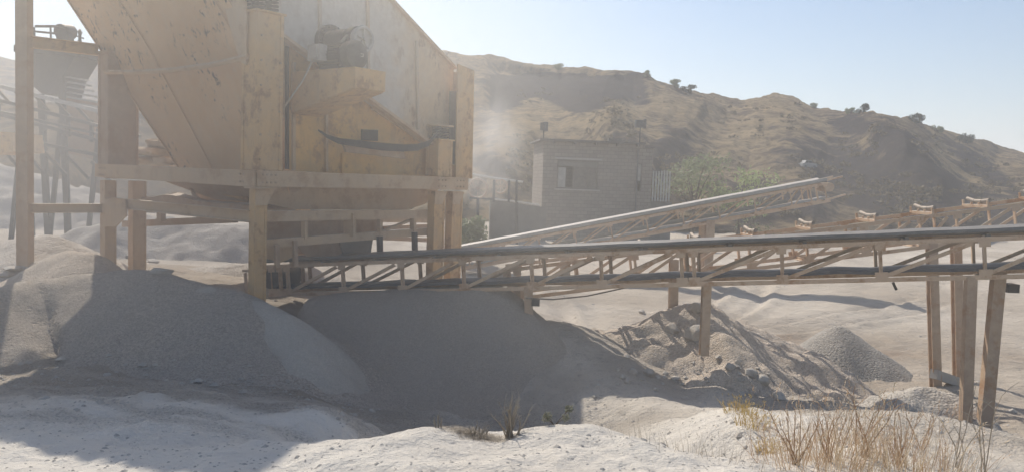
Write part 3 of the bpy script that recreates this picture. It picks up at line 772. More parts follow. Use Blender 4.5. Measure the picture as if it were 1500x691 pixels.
K(MB().tube([c0, c0 + Vector((-.05, .0, -.12)), c0 + Vector((-.12, .08, -.35)), c0 + Vector((-.2, .25, -.6)), c0 + Vector((-.28, .42, -.85)), c0 + Vector((-.3, .48, -1.1))], .016, 6), 'power_cable', 'cable', smooth=True)
# vibrator shaft housing with pulley and belt
hx, hz = 1.62, zc(2.22)
hs_ = MB().cyl((hx, .28, hz), (hx, -.3, hz), .20, 24).cyl((hx, .28, hz), (hx, .18, hz), .30, 24)
for i in range(10):
    an = 2 * math.pi * i / 10; p = Vector((hx + .26 * math.cos(an), .18, hz + .26 * math.sin(an))); hs_.cyl(p, p + Vector((0, -.05, 0)), .025, 6)
K(hs_, 'vibrator_housing', 'motor blue', smooth=True)
pu = MB().cyl((hx, -.3, hz), (hx, -.66, hz), .04, 12).ring((hx, -.6, hz), (0, 1, 0), .19, .035)
for i in range(5):
    an = 2 * math.pi * i / 5 + .3; pu.bar((hx, -.6, hz), (hx + .18 * math.cos(an), -.6, hz + .18 * math.sin(an)), .03, .03)
pu.tube([(hx, -.5, hz), (hx, -.585, hz)], [.20, .20], 28)
K(pu, 'pulley', 'pale metal', smooth=True)
K(MB().tube([(hx, -.36, hz), (hx, -.49, hz)], [.215, .215], 28), 'pulley', 'dark steel', smooth=True)
mb = MB()
for s in (-1, 1): mb.bar((hx + .17 * s * .9, -.43, hz + .1), (mx + .1 * s, -.43 + .0, mz + .05), .08, .02)
K(mb, 'drive_belt', 'rubber')
# under the platform: discharge hopper, second frame, outlet
hp = [onR(p, q, .7) for p, q in ((384, 270), (642, 276), (640, 283), (622, 299), (596, 307), (432, 307), (384, 297))]
K(MB().plate(hp, .02), 'discharge_hopper', 'dusty beam steel')
K(MB().plate([hp[0] + Vector((0, .02, 0)), hp[0] + Vector((0, 3.2, 0)), Vector((1.6, 2.6, zc(-.75))), hp[5] + Vector((0, .02, 0))], .02), 'discharge_hopper', 'brown leg steel')
K(MB().plate([onL(p, q, 1.05) for p, q in ((272, 258), (364, 262), (364, 296), (318, 283))], .02), 'discharge_hopper', 'ochre paint')
K(MB().bar(onL(275, 262, .9), onL(286, 290, .9), .05, .05), 'strut', 'brown leg steel')
def Rbar(n, p, q, h, v=.1, mat='dusty beam steel', shape='box', w=.08):
    K(MB().bar(onR(*p, v), onR(*q, v), w, h, shape), n, mat)
Rbar('lower_beam', (384, 317), (640, 313), .17, .25, w=.12, shape='D')
Rbar('lower_beam', (384, 357), (640, 338), .14, .3, w=.12, shape='D')
Rbar('lower_beam', (384, 317), (640, 322), .15, 2.4, w=.12)
for px, w, a, b2 in ((446, .1, 324, 350), (512, .26, 312, 346), (556, .08, 320, 345), (605, .12, 318, 340)):
    Rbar('frame_post', (px, a), (px, b2), w, .27, w=.06)
Rbar('brace', (557, 340), (602, 322), .04, .35)
for px, a, b2 in ((556, 346, 382), (607, 340, 378)): Rbar('frame_post', (px, a), (px + 1, b2), .09, .2, 'dark steel')
for px, a, b2 in ((432, 352, 390), (405, 358, 392)): Rbar('frame_post', (px, a), (px + 1, b2), .05, .2, 'brown leg steel')
op = [onR(p, q, .9) for p, q in ((432, 356), (500, 352), (545, 350), (540, 378), (455, 382))]
K(MB().plate(op, .02).plate([p + Vector((0, 1.2, 0)) for p in op], .02).plate([op[2], op[2] + Vector((0, 1.2, 0)), op[3] + Vector((0, 1.2, 0)), op[3]], .02), 'outlet_chute', 'brown leg steel')
K(MB().plate([onR(p, q, .85) for p, q in ((497, 352), (546, 349), (541, 381), (504, 381))], .02), 'outlet_flap', 'rubber')
K(MB().plate([onR(p, q, .95) for p, q in ((386, 322), (560, 322), (560, 346), (430, 357), (386, 359))], .02), 'dust_skirt', 'brown leg steel')
K(MB().plate([onR(p, q, .55) for p, q in ((388, 358), (436, 356), (430, 376), (412, 384), (388, 378))], .02), 'dust_skirt', 'dusty beam steel')
Rbar('lower_beam', (560, 334), (640, 330), .08, 1.6, 'brown leg steel', w=.08)
Rbar('lower_beam', (384, 340), (640, 352), .10, 3.2, 'brown leg steel', w=.08)
# bolts and weld plates on the frame
def bolt(x, y, z, ax): K(MB().cyl((x, y, z), (x + ax[0] * .02, y + ax[1] * .02, z + ax[2] * .02), .016, 6), 'bolt', 'brown leg steel')
for x in (.08, .16, .24, .32, 4.15, 4.25, 4.35, 4.7, 4.8, 4.9):
    for dz in (-.06, .06): bolt(x, -.062, zb + dz, (0, -1, 0))
for y in (.1, .2, .3, 4.6, 4.7, 4.8):
    for dz in (-.06, .06): bolt(-.066, y, zb + dz, (-1, 0, 0))
for x in (.06, .41):
    for k in range(6): bolt(x, -.015, zb + .3 + k * .38, (0, -1, 0))
for x, y in ((.0, .0), (4.13, .02), (4.66, .02)):
    mb = MB().plate([(x - .01, y - .02, zb - .17), (x + .34, y - .02, zb - .17), (x + .2, y - .02, zb - .42), (x - .01, y - .02, zb - .42)], .012)
    K(mb, 'gusset', 'dusty beam steel')
# left lower frame
def Lbar(n, p, q, h, u=.05, mat='dusty beam steel', w=.1, shape='box'):
    K(MB().bar(onL(*p, u), onL(*q, u), w, h, shape), n, mat)
Lbar('lower_beam', (165, 297), (366, 317), .19, .0, w=.1, shape='C')
Lbar('lower_beam', (182, 328), (345, 321), .13, 1.0, 'brown leg steel')
Lbar('frame_post', (236, 306), (236, 324), .15, .5, 'brown leg steel')
K(MB().plate([onL(p, q, -.01) for p, q in ((150, 291), (184, 292), (186, 316), (170, 332), (150, 332))], .02), 'gusset', 'dusty beam steel')
mb = MB(); P0 = onL(200, 295, .7); P1 = onL(366, 308, .7)
n = 40; vs = []; fs = []
for i in range(n + 1):
    k = i / n; p = P0.lerp(P1, k); hgt = .06 + .10 * (.5 + .5 * float(fbm(np.array([k * 7.]), np.array([1.]), 3, 5)[0])) + .1 * math.exp(-((k - .32) / .18) ** 2)
    vs += [p + Vector((0, 0, -.10)), p + Vector((0, 0, hgt * .8)), p + Vector((.2, 0, hgt)), p + Vector((.5, 0, -.1))]
for i in range(n):
    for k in range(4): fs.append((i * 4 + k, i * 4 + (k + 1) % 4, i * 4 + 4 + (k + 1) % 4, i * 4 + 4 + k))
mb.add(vs, fs); K(mb, 'feed_belt', 'brown leg steel', 'dark dirt covered feed belt below the beam')
# platform deck at the rear (carries the sacks)
K(MB().box((1.0, 4.2, zb + .14), (4.8, 4.9, zb + .16)), 'deck_plate', 'dusty beam steel')

# sacks on the rear deck
def lumpy(sx, sy, sz, seed, n=14, k=.18, sq=.6):
    vs = []; fs = []
    for i in range(n + 1):
        th = math.pi * i / n
        for j in range(2 * n):
            ph = math.pi * j / n
            x, y, z = math.sin(th) * math.cos(ph), math.sin(th) * math.sin(ph), math.cos(th)
            e = lambda q: math.copysign(abs(q) ** sq, q)
            d = 1 + k * float(fbm(np.array([x * 2 + seed * 3.1 + z]), np.array([y * 2 + z * 2 + seed]), 3, seed)[0])
            vs.append((e(x) * sx * d, e(y) * sy * d, e(z) * sz * d))
    for i in range(n):
        for j in range(2 * n): fs.append((i * 2 * n + j, (i + 1) * 2 * n + j, (i + 1) * 2 * n + (j + 1) % (2 * n), i * 2 * n + (j + 1) % (2 * n)))
    return vs, fs
def mworld(p): return MC + b_ * p[0] + a_ * p[1] + Vector((0, 0, p[2]))
sk = ['long flat sack lying bottom of the stack behind the square column', 'slumped pale sack resting against the hopper on the frame', 'sack lying across the middle of the stack behind the column', 'topmost pale sack of the stack behind the column']
for i, (px, py, sx) in enumerate(((214, 236, .42), (252, 236, .36), (228, 223, .42), (242, 211, .34))):
    v, f = lumpy(sx, .3, .095, 30 + i)
    o = MB().add(v, f).build('sack', 'sack cloth', None, True); o.location = at(px, py, 16.9); o.rotation_euler = (0, 0, MRZ + .1 * i)
    tag(o, sk[i], 'sack', 'sacks stacked on the machine frame')

# thin pole with the two link beams to the machine
pb = at(37, 392, 14.6)
pole = thing('steel_pole', 'tall thin grey brown steel pole tied to the machine by two beams', 'steel pole', (pb.x, pb.y, pb.z - .3), 0)
pt = at(37, -120, 14.6)
L_ = lambda p: Vector(p) - pole.location
MB().bar(L_(pb) + Vector((0, 0, -.3)), L_((pb.x + .02, pb.y, pt.z)), .21, .2, 'C', up=(0, 1, 0), t=.03).build('pole_shaft', 'brown leg steel', pole)
MB().bar(L_(at(46, 305, 14.6)), L_(at(150, 305, 15.4)), .12, .17, 'C').build('cross_beam', 'dusty beam steel', pole)
MB().bar(L_(at(46, 62, 14.6)), L_(at(146, 74, 15.5)), .14, .21, 'C').build('cross_beam', 'ochre paint', pole)

# ------------------------------------------------------------------ conveyors
def conveyor(name, label, A, B, depth, h, posts, head=0, steel='truss steel', top_mat='belt pale', ret_mat='belt return', rollers=True, belt=True, roller_s=None, n2=None, lift=.13, diag=True, ret=True, chord=.064, flat_belt=False, bt=.045):
    """A, B: top-chord ends (front truss, world). posts: distances along it. depth: offset to the rear truss."""
    A = Vector(A); B = Vector(B)
    base = Vector((A.x, A.y, Gz(A.x, A.y)))
    root = thing(name, label, 'conveyor', base, 0, 'belt conveyors')
    d = (B - A); L = d.length; d = d / L
    n = Vector((-d.y, d.x, 0)).normalized()          # away from the camera
    if n.y < 0: n = -n
    z = n.cross(d).normalized()
    if z.z < 0: z = -z
    lo = lambda s, k, hh: A - base + d * s + n * (k * depth) + z * hh
    for k in (0, 1):
        sh = 'L'
        MB().bar(lo(0, k, 0), lo(L, k, 0), chord, chord, sh, up=z, t=.012).build('top_chord', steel, root)
        MB().bar(lo(0, k, -h), lo(L, k, -h), chord, chord, sh, up=z, t=.012).build('bottom_chord', steel, root)
        for i, s in enumerate(posts):
            MB().bar(lo(s, k, -h + chord / 2), lo(s, k, -chord / 2),   .064, .05, 'L', up=d, t=.012).obox(lo(s, k, -h + .06) + n * (.03 * (2 * k - 1)), d * .085, n * .005, z * .05).obox(lo(s, k, -.06) + n * (.03 * (2 * k - 1)), d * .07, n * .005, z * .045).build('truss_post', steel, root)
        if diag:
            for s, e in zip(posts[:-1], posts[1:]):
                if e - s < .4: continue
                MB().bar(lo(s + .05, k, -h + .05) + n * (.02 * (1 - 2 * k)), lo(e - .08 - .1 * random.random(), k, -.05) + n * (.02 * (1 - 2 * k)), .06, .055, 'L', up=z, t=.012).build('truss_diagonal', steel, root)
    for i, s in enumerate(posts[::2]):
        MB().bar(lo(s, 0, -h), lo(s, 1, -h), .05, .05, 'L', up=z, t=.01).build('cross_member', steel, root)
    if belt:
        N = 24; vs = []; fs = []
        prof = [(-.05, .03), (.0, .028), (.22, -.012), (.5, -.02), (.78, -.012), (1.0, .028), (1.05, .03)] if not flat_belt else [(-.02, .045), (.16, -.005), (.5, -.03), (.84, -.005), (1.02, .045)]
        for i in range(N + 1):
            s = -.2 + (L + .2) * i / N
            for (k, hh) in prof: vs.append(lo(s, k, lift + hh + .004 * math.sin(s * 5.9)))
            for (k, hh) in prof[::-1]: vs.append(lo(s, k, lift + hh - bt + .004 * math.sin(s * 5.9)))
        m2 = len(prof) * 2
        for i in range(N):
            for k in range(m2): fs.append((i * m2 + k, i * m2 + (k + 1) % m2, (i + 1) * m2 + (k + 1) % m2, (i + 1) * m2 + k))
        MB().add(vs, fs).build('carrying_belt', top_mat, root, True)
    if ret:
        vs = []; fs = []; N = 30
        for i in range(N + 1):
            s = L * i / N; sag = .03 * math.sin(s * 2.6) ** 2
            for k, hh in ((.04, 0), (.96, 0), (.96, -.05), (.04, -.05)): vs.append(lo(s, k, -h + .15 - sag + hh))
        for i in range(N):
            for k in range(4): fs.append((i * 4 + k, i * 4 + (k + 1) % 4, (i + 1) * 4 + (k + 1) % 4, (i + 1) * 4 + k))
        MB().add(vs, fs).build('return_belt', ret_mat, root, True)
    for s in (roller_s or []):
        rr = MB()
        ra = .034 if not belt else .03
        dz_ = 0 if not belt else -.075
        rr.cyl(lo(s, .36, .11 + dz_), lo(s, .64, .11 + dz_), ra, 12)
        rr.cyl(lo(s, .34, .112 + dz_), lo(s + .0, .05, .135 + dz_ * 1.2), ra, 12); rr.cyl(lo(s, .66, .112 + dz_), lo(s, .95, .15 + dz_ * 1.2), ra, 12)
        ro = rr.build('idler_roller', 'roller', root, True)
        bb = MB().bar(lo(s - .06, -.02 if not belt else .04, .035), lo(s - .06, 1.02 if not belt else .96, .035), .04, .05 if not belt else .03, up=z)
        for k in ((.0, .35, .65, 1.0) if not belt else ()): bb.bar(lo(s - .06, k, .05), lo(s - .06, k, .1 if .1 < k < .9 else (.14 if not belt else .12)), .03, .03, up=d)
        bb.build('idler_bracket', steel, ro)
    return root, lo, L, d, n, z, base

# the long conveyor in front
A1 = at(392, 390, 14.75); B1c = at(1443, 350, 11.0); dd = (B1c - A1).normalized(); B1e = B1c + dd * 3.0
nn = Vector((-dd.y, dd.x, 0)).normalized()
def s_at(px): 
    p = hit(px, 380, A1, nn); return (p - A1).dot(dd)
posts1 = [s_at(p) for p in (398, 409, 420, 501, 588, 678, 778, 880, 998, 1016, 1145, 1290, 1443)] + [s_at(1443) + 1.15, s_at(1443) + 2.3]
L1 = (B1e - A1).length
conv1, lo1, L1, d1, n1, z1, base1 = conveyor('belt_conveyor', 'long rusty truss conveyor with a dark belt running out from under the machine', A1, B1e, .72, .52, posts1, top_mat='rubber', roller_s=[s_at(p) for p in (470, 545, 635, 730, 830, 940, 1070, 1180, 1330, 1450)], lift=.115)
def cleg(root, base, p, q, w=.16, dpt=.16, shape='I', mat='brown leg steel', name='leg'):
    return MB().bar(Vector(p) - base, Vector(q) - base, w, dpt, shape, up=(0, 1, 0), t=.02).build(name, mat, root)
cleg(conv1, base1, at(774, 420, 13.15), at(775, 505, 13.1), .14, .14)
cleg(conv1, base1, at(757, 418, 13.9), at(758, 470, 13.9), .12, .12)
cleg(conv1, base1, at(1035, 415, 12.35), at(1031, 520, 12.3), .13, .13)
l = cleg(conv1, base1, at(1422, 406, 11.05), at(1411, 700, 10.7), .14, .10, 'box')
l = cleg(conv1, base1, at(1463, 398, 11.2), at(1434, 705, 10.6), .17, .11, 'box')
# tail drum, guards, small boxes
tp = lo1(.05, .5, -.22)
MB().cyl(tp - n1 * .36, tp + n1 * .36, .2, 24).build('tail_drum', 'dark steel', conv1, True)
MB().bar(lo1(-.55, 0, -.06), lo1(.0, 0, -.06), .05, .05).bar(lo1(-.5, 0, -.1), lo1(-.5, 0, -.5), .05, .05).bar(lo1(-.33, 0, -.1), lo1(-.33, 0, -.5), .05, .05).build('tail_frame', 'truss steel', conv1)
c = at(784, 441, 13.1) - base1
MB().box(c + Vector((-.06, -.12, -.06)), c + Vector((.07, .06, .05))).build('switch_box', 'dark steel', conv1)
c = at(1479, 421, 11.3) - base1
MB().box(c + Vector((-.08, -.1, -.06)), c + Vector((.08, .1, .06))).build('switch_box', 'dark steel', conv1)
MB().bar(at(1308, 413, 11.6) - base1, at(1313, 424, 11.6) - base1, .03, .03).build('hanging_bracket', 'dark steel', conv1)
MB().tube([at(p, q, 13) - base1 for p, q in ((770, 436), (810, 438), (860, 433), (920, 420))], .012, 5).build('power_cable', 'dark steel', conv1)

# the pale-belted conveyor across the yard
A2 = at(672, 369, 28); B2 = at(1212, 268.5, 28)
L2 = (B2 - A2).length
p2 = [.3 + 1.27 * i for i in range(int((L2 - .8) / 1.27) + 1)] + [L2 - .62, L2 - .4, L2 - .1]
conv2, lo2, L2, d2, n2_, z2, base2 = conveyor('belt_conveyor', 'distant inclined conveyor with a pale sunlit belt ending in front of the hill', A2, B2, .85, .62, p2, ret_mat='belt pale', lift=.16, chord=.085, bt=.1)
for px, y0 in ((1040, 322), (830, 366)):
    p = at(px, y0, 28.1); cleg(conv2, base2, p, (p.x, p.y, -.1), .3, .3)
    cleg(conv2, base2, p + n2_ * .8, (p.x, p.y + .8, -.1), .3, .3)
MB().bar(lo2(1.0, .97, -.42), lo2(L2 - 1.2, .97, -.42), .02, .13, up=z2).build('sunlit_strip', 'belt pale', conv2)  # added pale sheet standing in for a bright sunlit strip
hp_ = lo2(L2 + .05, .5, -.15)
MB().cyl(hp_ - n2_ * .45, hp_ + n2_ * .45, .16, 24).build('head_drum', 'brown leg steel', conv2, True)
mb = MB().bar(lo2(L2, 0, .1), lo2(L2 + .55, 0, .13), .06, .06).bar(lo2(L2, 1, .1), lo2(L2 + .55, 1, .13), .06, .06).bar(lo2(L2, 0, -.55), lo2(L2 + .55, 0, -.5), .06, .06)
mb.build('head_frame', 'truss steel', conv2)

# the bare conveyor with idlers, behind the long one
A3 = at(738, 396, 14.15); B3 = at(1500, 299, 13.9); e3 = (B3 - A3).normalized(); B3 = B3 + e3 * 2.5
nn3 = Vector((-e3.y, e3.x, 0)).normalized()
def s3(px): return (hit(px, 340, A3, nn3) - A3).dot(e3)
p3 = [.05] + [s3(p) for p in (750, 838, 925, 1010, 1095, 1180, 1265, 1350, 1404, 1490)] + [s3(1490) + 1.05, s3(1490) + 2.1]
conv3, lo3, L3, d3, n3, z3, base3 = conveyor('belt_conveyor', 'bare ochre conveyor frame with exposed rollers rising behind the long dark belt', A3, B3, .8, .52, p3, belt=False, ret=False, roller_s=[s3(p) for p in (790, 862, 942, 1024, 1108, 1194, 1289, 1374, 1456)] + [s3(1456) + 1.02])
for (a, b2) in (((1364, 340, 14.0), (1371, 580, 13.75)), ((1400, 338, 14.8), (1404, 560, 14.7)), ((987, 380, 14.1), (985, 520, 14.0))):
    cleg(conv3, base3, at(*a), at(*b2), .15, .15)
MB().bar(at(1368, 547, 13.7) - base3, at(1420, 565, 14.4) - base3, .14, .16).build('cross_beam', 'pale mortar', conv3)

# ------------------------------------------------------------------ block building and things round it
BD = 47.0
bl = at(797, 204, BD); brp = at(957, 209, BD + .6)
ux = Vector((brp.x - bl.x, brp.y - bl.y, 0)); BW = ux.length; ux.normalize(); brz = math.atan2(ux.y, ux.x)
BO = Vector((bl.x, bl.y, -.2)); BH = bl.z - BO.z - .1
bld = thing('block_building', 'small unplastered concrete block building with boarded window below the hill', 'building', BO, brz)
uy = Vector((-ux.y, ux.x, 0))
def bl_at(px, py):
    p = hit(px, py, BO, uy) - BO; return Vector((p.dot(ux), 0, p.z))
w0 = bl_at(815, 276); w1 = bl_at(877, 236); s0 = bl_at(932, 280); s1 = bl_at(941, 240)
mb = MB()
xs = [0, w0.x, w1.x, s0.x, s1.x, BW]
T_ = .22
mb.box((0, 0, 0), (w0.x, T_, BH)); mb.box((w1.x, 0, 0), (s0.x, T_, BH)); mb.box((s1.x, 0, 0), (BW, T_, BH))
mb.box((w0.x, 0, 0), (w1.x, T_, w0.z)); mb.box((w0.x, 0, w1.z), (w1.x, T_, BH))
mb.box((s0.x, 0, 0), (s1.x, T_, s0.z)); mb.box((s0.x, 0, s1.z), (s1.x, T_, BH))
mb.box((0, T_, 0), (T_, 5, BH)); mb.box((BW - T_, T_, 0), (BW, 5, BH - .45)); mb.box((T_, 5 - T_, 0), (BW - T_, 5, BH))
mb.build('wall', 'block', bld)
rf = MB().box((-.25, -.3, BH + .003), (BW - .5, 5.2, BH + .12)); rf.box((BW - .5, -.05, BH - .2), (BW + .1, 5.1, BH - .08))
for i in range(5): rf.box((.5 + i * 1.25, -.32, BH - .14), (.62 + i * 1.25, -.003, BH))
rf.box((3.9, .4, BH + .121), (4.7, .8, BH + .28)); rf.build('roof', 'roof felt', bld)
fr = MB(); a, b2 = w0, w1
for q in ((a.x, a.x + .07), (b2.x - .07, b2.x)): fr.box((q[0], -.03, a.z), (q[1], .1, b2.z))
fr.box((a.x + .07, -.03, b2.z - .07), (b2.x - .07, .1, b2.z)); fr.box((a.x + .07, -.03, a.z), (b2.x - .07, .1, a.z + .07))
win = fr.build('window', 'wood', bld)
ww = b2.x - a.x; hh = b2.z - a.z
MB().box((a.x + .08, .06, a.z + .08), (a.x + .52, .085, b2.z - .45)).build('pane', 'pale sheet', win)
MB().box((a.x + .95, .04, a.z + .08), (b2.x - .6, .07, b2.z - .40)).box((b2.x - .58, .05, a.z + .08), (b2.x - .08, .08, b2.z - .4)).build('board', 'wood', win)
MB().box((a.x + .08, .05, b2.z - .38), (b2.x - .08, .075, b2.z - .09)).build('board', 'grey render', win)
MB().box((a.x - .15, -.06, b2.z + .02), (b2.x + .2, -.003, b2.z + .12)).build('lintel', 'pale mortar', bld)
fr = MB(); a, b2 = s0, s1
for q in ((a.x, a.x + .05), (b2.x - .05, b2.x)): fr.box((q[0], -.03, a.z), (q[1], .1, b2.z))
fr.box((a.x + .05, -.03, b2.z - .05), (b2.x - .05, .1, b2.z))
MB().box((w0.x - .12, -.12, w0.z - .09), (w1.x + .12, -.003, w0.z - .01)).build('sill', 'pale mortar', bld)
MB().tube([(BW - .9, -.06, 0), (BW - .9, -.06, BH - .3)], .04, 8).build('drain_pipe', 'lamp housing', bld, True)
win2 = fr.build('window', 'wood', bld); MB().box((a.x + .06, .06, a.z + .6), (b2.x - .06, .08, b2.z - .06)).build('pane', 'pale sheet', win2)
MB().box((T_, T_ + .3, 0.05), (BW - T_, 4.7, .15)).build('floor_slab', 'roof felt', bld)

def floodlight(px, yb_, yt, label, rot):
    p = at(px, yb_, BD + .35)
    g = thing('floodlight', label, 'floodlight', p, rot, 'floodlights on the roof')
    h = (yb_ - yt) / 1177 * BD
    MB().cyl((0, 0, -.05), (0, 0, h), .035, 8).build('pole', 'dark steel', g, True)
    hd = MB().box((-.3, -.12, h - .02), (.22, .12, h + .42)); hd.box((.23, -.16, h - .06), (.30, .16, h + .5))
    hd.box((-.33, -.06, h + .08), (-.302, .06, h + .3)); hd.build('lamp_head', 'lamp housing', g)
    return g
floodlight(796, 206, 191, 'tall narrow floodlight on the roof corner above the boarded window', 1.2)
floodlight(937, 208, 187, 'square floodlight on a pole over the narrow window', .2)

# slatted panel beside the building
p0 = at(956, 250, 47.6); p1 = at(984, 296, 47.2)
g = thing('slatted_gate', 'pale upright slatted metal gate beside the block building', 'gate', (p0.x, p0.y, p1.z - .4), 0)
w = p1.x - p0.x; h = p0.z - p1.z
mb = MB()
for i in range(7): mb.box((w * i / 7 + .02, random.uniform(0, .02), .4), (w * (i + 1) / 7 - .05, .05, h + .4 + random.uniform(-.05, .05)))
mb.build('slats', 'pale sheet', g)
mb = MB().box((0, .06, .5), (w, .1, .6)).box((0, .06, h + .1), (w, .1, h + .2)); mb.build('rail', 'dark steel', g)
MB().box((-.05, .11, -3.2), (w + .1, .35, .38)).build('base_wall', 'grey render', g)
# low wall
p0 = at(718, 292, 44); p1 = at(800, 304, 44.5)
g = MB().plate([(0, 0, -3.6), (p1.x - p0.x, .5, -3.6), (p1.x - p0.x, .5, p1.z - p0.z), (0, 0, 0)], .3).box((-.05, -.2, -.003), (.4, .2, .1))
o = g.build('low_wall', 'grey render'); o.location = p0; tag(o, 'plain grey rendered wall stepping down beside the block building', 'wall')
# pipe frame with ring wheels
pf = at(690, 262, 42)
g = thing('pipe_frame', 'rusty pipe frame with two ring wheels above the low grey wall', 'pipe frame', (pf.x, pf.y, at(720, 296, 42).z), 0)
gl = Vector(g.location)
Q = lambda px, py: at(px, py, 42) - gl
MB().tube([Q(688, 255), Q(724, 261), Q(766, 267)], .06, 8).build('top_pipe', 'pale metal', g, True)
for px in (746, 757, 724): MB().cyl(Q(px, 264), Q(px - 1, 296), .07, 8).build('upright', 'dark steel', g, True)
MB().tube([Q(722, 292), Q(745, 294), Q(790, 301)], .05, 8).build('bottom_pipe', 'pale metal', g, True)
for px, py, rr_ in ((700, 276, .5), (733, 273, .36)):
    mb = MB().ring(Q(px, py), (.2, 1, 0), rr_, .06)
    for k in range(4): 
        an = k * math.pi / 4; mb.bar(Q(px, py) + Vector((math.cos(an), 0, math.sin(an))) * rr_, Q(px, py) - Vector((math.cos(an), 0, math.sin(an))) * rr_, .03, .03)
    mb.build('ring_wheel', 'brown leg steel', g, True)
MB().bar(Q(688, 290), Q(724, 292), .1, .1).bar(Q(700, 290), Q(700, 360), .14, .14).bar(Q(757, 296), Q(757, 366), .14, .14).build('stand', 'dark steel', g)

# ------------------------------------------------------------------ plant in the dust behind
DP = 36.0
pl = at(75, 250, DP)
plant = thing('crushing_plant', 'grey crushing plant with raised bin and railings blurred by dust', 'crushing plant', (pl.x, pl.y, 0), 0)
PL = Vector(plant.location)
q = lambda px, py, d=DP: at(px, py, d) - PL
def prism(poly, d0, d1):
    mb = MB(); a = [q(x, y, d0) for x, y in poly]; dv = Vector((0, d1 - d0, 0)); k = len(a)
    mb.add([*a, *[p + dv for p in a]], [tuple(range(k)), tuple(range(k, 2 * k))[::-1]] + [(i, k + i, k + (i + 1) % k, (i + 1) % k) for i in range(k)]); return mb
prism([(25, 74), (112, 80), (92, 112), (84, 140), (62, 138), (30, 112)], DP, DP + 2).build('bin', 'dark steel', plant)
prism([(20, 66), (120, 74), (118, 82), (20, 76)], DP - .2, DP + 2.4).build('walkway', 'dark steel', plant)
mb = MB()
for d in (DP - .1, DP + 2.2):
    mb.tube([q(52, 39, d), q(80, 39, d), q(98, 44, d)], .06, 6).tube([q(46, 46, d), q(96, 51, d)], .05, 6)
    for x in (50, 74, 97): mb.bar(q(x, 40, d), q(x + 1, 68, d), .06, .06)
mb.build('railing', 'dark steel', plant)
mb = MB().cyl(q(88, 46, DP - .1), q(104, 48, DP + .6), .32, 14).bar(q(94, 50), q(98, 70), .5, .5); mb.build('motor', 'dark steel', plant, True)
mb = MB().ring(q(117, 55), (1, .5, 0), .3, .06)
for k in range(3): an = k * math.pi / 3; mb.bar(q(117, 55) + Vector((0, math.cos(an), math.sin(an))) * .3, q(117, 55) - Vector((0, math.cos(an), math.sin(an))) * .3, .05, .05)
mb.build('flywheel', 'dark steel', plant)
for x, y in ((35, 110), (90, 110), (60, 138)): MB().bar(q(x, y), (q(x, y).x, q(x, y).y + .5, 0), .22, .22).build('support_leg', 'dark steel', plant)
for i in range(6):
    MB().bar(q(80 + i * 4, 110 + i * 8, DP + .4), q(128 + i * 4, 118 + i * 8, DP + .2), .25, .08).build('louvre_slat', 'pale metal', plant)
for (a, b2, hgt) in (((-60, 112), (205, 178), .16), ((-60, 132), (205, 200), .14), ((-40, 190), (205, 240), .14), ((-60, 150), (180, 205), .1)):
    MB().bar(q(*a, DP - 2), q(*b2, DP - 2.5), .2, hgt).build('conveyor_rail', 'pale metal' if hgt == .16 else 'dark steel', plant)
for i in range(8):
    x = -40 + i * 30; MB().bar(q(x, 117 + i * 7.4, DP - 2.1), q(x + 24, 143 + i * 7.4, DP - 2.1), .1, .1).build('conveyor_brace', 'dark steel', plant)
for i in range(4):
    x = -20 + i * 55; MB().bar(q(x, 150 + i * 13, DP - 1), (q(x, 150).x, q(x, 150, DP - 1).y, 0), .16, .16).build('support_leg', 'dark steel', plant)
for i in range(7):
    x = -70 + i * 34; MB().bar(q(x, 195 + i * 7, DP - 2.6), q(x + 30, 236 + i * 5, DP - 2.6), .12, .12).build('conveyor_brace', 'dark steel', plant)
    MB().bar(q(x, 128 + i * 8, DP - 2.2), q(x, 160 + i * 8, DP - 2.2), .12, .12).build('conveyor_post', 'dark steel', plant)
MB().bar(q(-60, 152, DP - 2.2), q(205, 222, DP - 2.4), .14, .14).build('conveyor_rail', 'dark steel', plant)
prism([(96, 140), (142, 150), (142, 235), (96, 225)], DP + 1, DP + 3).build('housing', 'brown leg steel', plant)
prism([(-20, 192), (16, 194), (20, 222), (-20, 226)], DP - 6, DP - 4).build('counterweight_box', 'ochre paint', plant)
